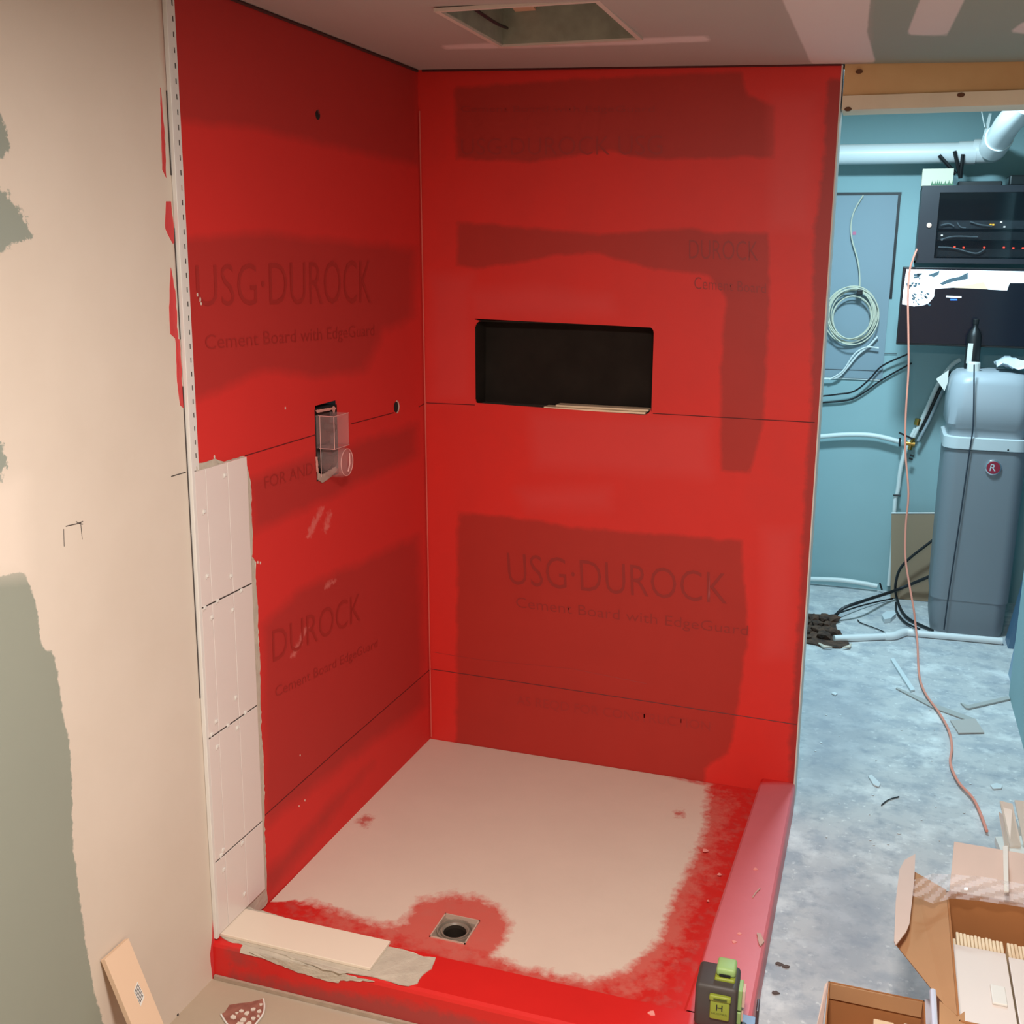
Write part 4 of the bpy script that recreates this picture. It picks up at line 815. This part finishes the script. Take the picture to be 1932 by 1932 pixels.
# ------------------------------------------------------------------ water softener
sf = thing('water_softener', 'grey plastic water softener tank with domed lid in the utility room', 'water softener', (1.845, 2.22, 0))
def rrect(cx, cy, hx, hy, r, z, n=8):
    out = []
    for (sx, sy, a0) in ((1, 1, 0), (-1, 1, 90), (-1, -1, 180), (1, -1, 270)):
        for k in range(n+1):
            a = math.radians(a0+90*k/n); out.append(Vector((cx+sx*(hx-r)+r*math.cos(a), cy+sy*(hy-r)+r*math.sin(a), z)))
    return out
scx, scy = 1.848, 2.175; shx, shy = .172, .19
b = MB(); b.loft([rrect(scx, scy, shx-.018, shy-.012, .05, 0), rrect(scx, scy, shx-.013, shy-.008, .055, .03), rrect(scx, scy, shx-.010, shy-.006, .055, .16), rrect(scx, scy, shx-.004, shy-.004, .055, .16), rrect(scx, scy, shx, shy, .06, .82), rrect(scx, scy, shx, shy, .06, .86)])
b.build('tank', m_grey, sf, smooth=True)
b = MB(); b.loft([rrect(scx, scy, shx+.002, shy+.002, .06, .862), rrect(scx, scy, shx+.008, shy+.008, .065, .866), rrect(scx, scy, shx+.008, shy+.008, .065, .915), rrect(scx, scy, shx-.004, shy-.004, .06, .918)]); b.build('rim_band', m_lightband, sf, smooth=True)
b = MB(); b.loft([rrect(scx, scy, shx-.010, shy-.010, .06, .916), rrect(scx, scy, shx-.008, shy-.008, .06, .955), rrect(scx, scy, shx+.004, shy+.004, .065, .972), rrect(scx, scy, shx+.004, shy+.004, .07, 1.06), rrect(scx, scy, shx-.002, shy-.004, .075, 1.15), rrect(scx, scy, shx-.012, shy-.016, .08, 1.18), rrect(scx, scy, shx-.032, shy-.04, .08, 1.198), rrect(scx, scy, shx-.07, shy-.08, .07, 1.204)]); b.build('lid', m_greylid, sf, smooth=True)
c = on(1874, 882, 1, scy-shy-.004); M_ = Matrix.Translation(c)@Matrix.Rotation(math.pi/2, 4, 'X')
b = MB(); b.lathe([(.034, -.004), (.034, .003), (.030, .006)], M=M_, n=32); br_i = b.build('badge_ring', mat('chrome_ring', (210, 212, 216), .2, metal=.9), sf, smooth=True)
b = MB(); b.lathe([(.029, .004), (.028, .0075)], M=M_, n=32); bd = b.build('badge', mat('badge_red', (150, 40, 60), .3), br_i)
text_on('badge_letter', 'R', c+Vector((-.015, -.0078, -.015)), c+Vector((.010, -.0078, -.015)), c+Vector((.010, -.0078, .016)), c+Vector((-.012, -.0078, .016)), m_lightband, br_i, (0, -.0006, 0))
c = on(1902, 849, 1, scy-shy-.004); b = MB(); b.lathe([(.006, 0), (.004, .004)], M=Matrix.Translation(c)@Matrix.Rotation(math.pi/2, 4, 'X'), n=12); b.build('lock_button', m_pvcw, sf)
b = MB(); b.tube([on(1838, 688, 1, 1.97), on(1836, 800, 1, 1.965), on(1828, 860, 1, 1.972), on(1808, 1000, 1, 1.972), on(1790, 1120, 1, 1.972), on(1781, 1188, 1, 1.973)], .0032, 6, 4); tag(b.build('tank_cord', mat('dark_cord', (44, 52, 62), .5), smooth=True), 'thin dark cord hanging down the front of the grey tank', 'cord')
bo = thing('oil_bottle', 'black bottle with a white label standing on the grey tank', 'bottle', on(1840, 690, 1, 2.15))
zb = 1.2; bxp = on(1838, 640, 1, 2.2)
b = MB(); b.lathe([(.030, 0), (.032, .01), (.032, .15), (.022, .175), (.011, .19), (.011, .205)], c=(bxp.x, 2.2, zb), n=24); bb_ = b.build('bottle_body', m_black, bo, smooth=True)
b = MB(); b.lathe([(.013, 0), (.013, .02), (.009, .024)], c=(bxp.x, 2.2, zb+.205), n=16); b.build('bottle_cap', m_black, bo)
b = MB(); b.box((bxp.x-.026, 2.1655, zb+.03), (bxp.x-.004, 2.1675, zb+.12)); b.build('bottle_label', m_pvcw, bb_)
c = on(1837, 690, 1, 2.10); b = MB(); b.lathe([(.028, 0), (.028, .035), (.026, .042)], c=(c.x, 2.10, 1.2), n=20); tag(b.build('jar_cap', m_pvcw), 'white cap standing on the grey tank in front of the black bottle', 'cap')
b = MB(); nu, nv = 10, 6; x0_, y0_ = 1.86, 2.06
b.add([(x0_+.22*i/nu, y0_+.18*j/nv-.03*i/nu, 1.223+.014*math.sin(i*1.1+j*.9)+.012*i/nu+.02*(j/nv)+.012*random.random()) for i in range(nu+1) for j in range(nv+1)], [(i*(nv+1)+j, (i+1)*(nv+1)+j, (i+1)*(nv+1)+j+1, i*(nv+1)+j+1) for i in range(nu) for j in range(nv)])
o = b.build('plastic_bag', mat('white_bag', (214, 224, 230), .35), smooth=True); md = o.modifiers.new('th', 'SOLIDIFY'); md.thickness = .002; tag(o, 'crumpled white plastic bag lying on top of the grey tank', 'bag')
b = MB(); q = [on(1766, 715, 1, 2.2), on(1790, 698, 1, 2.2), on(1788, 722, 1, 2.2), on(1782, 738, 1, 2.2)]; b.prism(q, (0, .002, 0)); tag(b.build('paper_tag', m_pvcw), 'small white paper tag hanging from the pipe beside the grey tank lid', 'tag')

# ------------------------------------------------------------------ boards leaning at the right
for k, (bx_, by_, tx_, top, wd, lab, m_) in enumerate(((2.015, 1.86, 2.20, 1.25, .13, 'dark blue-grey board leaning at the right behind the passage wall end, the farther one', mat('blue_board', (82, 112, 138), .4)), (1.985, 1.42, 2.09, 1.2, .10, 'pale blue-grey board leaning at the right, the nearer one', mat('pale_blue_board', (130, 160, 182), .45)))):
    b = MB(); b.prism([Vector((bx_, by_, 0)), Vector((bx_+.022, by_, 0)), Vector((tx_+.022, by_, top)), Vector((tx_, by_, top))], (0, wd, 0)); tag(b.build('leaning_sheet', m_), lab, 'panel')
# ------------------------------------------------------------------ floor drain pipe, hoses, sump rubble
dp = thing('floor_drain_pipe', 'white drain pipe with a kink lying across the utility floor', 'pipe', on(1720, 1200, 2, 0))
r = .0155
fp = lambda q, h=r: on(*q, 2, 0)+Vector((0, 0, h))
b = MB(); b.tube([fp((1573, 1211)), fp((1672, 1207))], r, 14); b.tube([fp((1716, 1200)), fp((1890, 1216))], r, 14); b.build('pipe_run', m_pipe, dp, smooth=True)
b = MB(); b.tube([fp((1668, 1207)), fp((1686, 1206)), fp((1706, 1199)), fp((1722, 1200))], .019, 14, 5); b.build('offset_fitting', m_pipe, dp, smooth=True)
for pts, r_c, lab in ((((1570, 1172, 0), (1590, 1150, .06), (1630, 1135, .08), (1690, 1115, .12), (1756, 1088, .22)), .008, 'thick black hose from the rubble pit up behind the grey tank'),
                      (((1575, 1160, .03), (1620, 1145, .02), (1660, 1135, .01), (1685, 1130, .01)), .004, 'thin dark cable lying on the floor near the cardboard sheet'),
                      (((1760, 1020, .45), (1705, 1065, .28), (1690, 1100, .12), (1692, 1130, .01), (1710, 1165, .008), (1760, 1191, .008)), .0065, 'black hose looping from the tank side down to the floor pipe'),
                      (((1690, 1138, .008), (1692, 1155, .008), (1708, 1175, .008), (1735, 1188, .008)), .005, 'short dark hose on the floor left of the grey tank'),
                      (((1618, 1170, .003), (1625, 1176, .004), (1655, 1187, .004), (1678, 1197, .004)), .0026, 'bent thin wire on the floor beside the white drain pipe')):
    P = []
    for (x, y, h) in pts:
        # distance of the hose from the floor along its run: y from the far floor line
        base_y = 2.05 if h < .05 else 2.35
        c = on(x, y, 2, h) if h < .09 else on(x, y, 1, 2.42)
        P.append(c+Vector((0, 0, r_c*.5)))
    b = MB(); b.tube(P, r_c, 8, 6); tag(b.build('hose', m_blackcable, smooth=True), lab, 'hose')
rub = thing('rubble_pit', 'dark brown dirt and broken concrete around the sump hole at the doorway foot', 'rubble', on(1550, 1195, 2, 0))
m_dirt = mat('wet_dirt', (96, 68, 52), .9, col2=(48, 34, 28), scale=30, bump=.8, bscale=50)
ring0 = [on(*q, 2, .001) for q in ((1505, 1160), (1530, 1160), (1560, 1163), (1576, 1175), (1580, 1190), (1600, 1212), (1604, 1220), (1585, 1224), (1555, 1222), (1530, 1216), (1500, 1210))]
b = MB(); b.prism(dense(ring0, .02, .003), (0, 0, .006)); b.build('pit_dirt', m_dirt, rub)
for k in range(26):
    q = (random.uniform(1508, 1572), random.uniform(1168, 1208)); c = on(*q, 2, 0); s = random.uniform(.015, .04)
    b = MB(); bm = bmesh.new(); bmesh.ops.create_icosphere(bm, subdivisions=1, radius=s)
    b.add([c+Vector((v.co.x*random.uniform(.7, 1.2), v.co.y*random.uniform(.7, 1.2), s*.5+v.co.z*.6*random.uniform(.7, 1.1))) for v in bm.verts], [[v.index for v in f.verts] for f in bm.faces]); bm.free(); b.build('dirt_clod', m_dirt, rub)
for q in (((1545, 1214), (1555, 1220), (1570, 1221)), ((1590, 1222), (1602, 1220), (1606, 1215))):
    b = MB(); b.tube([on(*p, 2, .012) for p in q], [.004, .008, .003], 6); b.build('broken_rim', m_mud, rub)

# ------------------------------------------------------------------ salmon extension cord
P = [on(1730, 470, 1, 2.21), on(1723, 488, 1, 2.2), on(1716, 512, 1, 2.2), on(1713, 560, 1, 2.18), on(1714, 640, 1, 2.15), on(1714, 700, 1, 2.12), on(1709, 780, 1, 2.08), on(1708, 850, 1, 2.05), on(1714, 930, 1, 2.0), on(1709, 990, 1, 1.98), on(1708, 1050, 1, 1.95), on(1716, 1105, 1, 1.90), on(1724, 1150, 1, 1.86), on(1728, 1185, 1, 1.84), on(1731, 1215, 1, 1.75)]
P += [on(*q, 2, .011) for q in ((1733, 1262), (1738, 1290), (1750, 1315), (1772, 1345), (1790, 1378), (1796, 1410), (1793, 1440), (1808, 1475), (1835, 1505), (1850, 1535), (1862, 1568))]
b = MB(); b.tube(P, .0045, 8, 4); tag(b.build('extension_cord', mat('salmon_cord', (232, 146, 124), .5), smooth=True), 'thin salmon-pink cord hanging from the cabinet down to and along the concrete floor', 'cord')
# ------------------------------------------------------------------ floor litter
def flat(px, h, m, name, lab, cat, grp=None):
    b = MB(); b.prism([on(*q, 2, .0015) for q in px], (0, 0, h)); return tag(b.build(name, m), lab, cat, grp)
m_lit = mat('litter_white', (206, 212, 214), .7); m_tan = mat('litter_tan', (170, 168, 164), .8)
flat([(1680, 1246), (1686, 1244), (1726, 1304), (1718, 1306)], .008, m_lit, 'gypsum_strip', 'white gypsum strip on the floor left of the cord', 'debris')
flat([(1690, 1300), (1692, 1298), (1765, 1330), (1838, 1357), (1840, 1363), (1832, 1363), (1760, 1337)], .004, m_tan, 'thin_batten', 'long thin grey batten crossing under the cord on the floor', 'batten')
flat([(1812, 1328), (1826, 1333), (1900, 1316), (1906, 1321), (1828, 1339), (1822, 1338)], .006, m_tan, 'bent_strip', 'bent grey strip on the floor beside the passage wall', 'debris')
flat([(1793, 1361), (1840, 1358), (1857, 1384), (1808, 1385)], .005, mat('litter_card', (180, 172, 166), .8), 'cardboard_scrap', 'small grey-tan cardboard scrap on the floor right of the cord', 'debris')
flat([(1638, 1466), (1644, 1463), (1661, 1480), (1658, 1486), (1648, 1482)], .004, m_lit, 'white_chip', 'white chip on the bluish floor in the middle of the passage', 'debris')
flat([(1868, 1483), (1880, 1479), (1891, 1483), (1889, 1489), (1874, 1490)], .004, m_lit, 'oval_chip', 'white oval chip on the floor right of the cord end', 'debris')
flat([(1568, 1309), (1574, 1307), (1580, 1310), (1576, 1313)], .004, m_lit, 'small_chip', 'tiny white chip on the floor below the rubble pit', 'debris')
flat([(1663, 1167), (1672, 1160), (1686, 1159), (1690, 1165), (1680, 1174), (1668, 1176)], .02, m_lit, 'soap_block', 'small white rounded block on the floor left of the grey tank', 'block')
b = MB(); b.tube([on(1663, 1519, 2, .003), on(1676, 1509, 2, .004), on(1696, 1503, 2, .003)], .0022, 6, 3); tag(b.build('wire_scrap', m_blackcable), 'short black wire scrap on the concrete floor', 'wire')
for k, q in enumerate(((1470, 1818), (1482, 1823), (1462, 1872))):
    c = on(*q, 2, .003); b = MB(); b.prism([c+Vector((.013*math.cos(t)*random.uniform(.3, 1), .007*math.sin(t)*random.uniform(.3, 1), -.002)) for t in [j*math.pi/5 for j in range(10)]], (0, 0, .003)); tag(b.build('dust_clump', mat('dust_brown', (96, 80, 74), .9)), 'small brown dust clump on the floor against the outer curb', 'debris', 'dust clumps along the outer curb')
for k in range(26):
    q = (random.uniform(1530, 1860), random.uniform(1330, 1600)); 
    if q[0] > 1780 and q[1] > 1560: continue
    if abs(q[0]-1290) < 40: continue
    c = on(*q, 2, .001); s = random.uniform(.002, .005); b = MB(); b.prism([c+Vector((s*math.cos(t)*random.uniform(.6, 1.4), s*math.sin(t), 0)) for t in [j*math.pi/2.5 for j in range(5)]], (0, 0, .0015))
    tag(b.build('plaster_crumb', m_lit), 'tiny white plaster crumb scattered on the passage floor', 'debris', 'plaster crumbs on the passage floor')
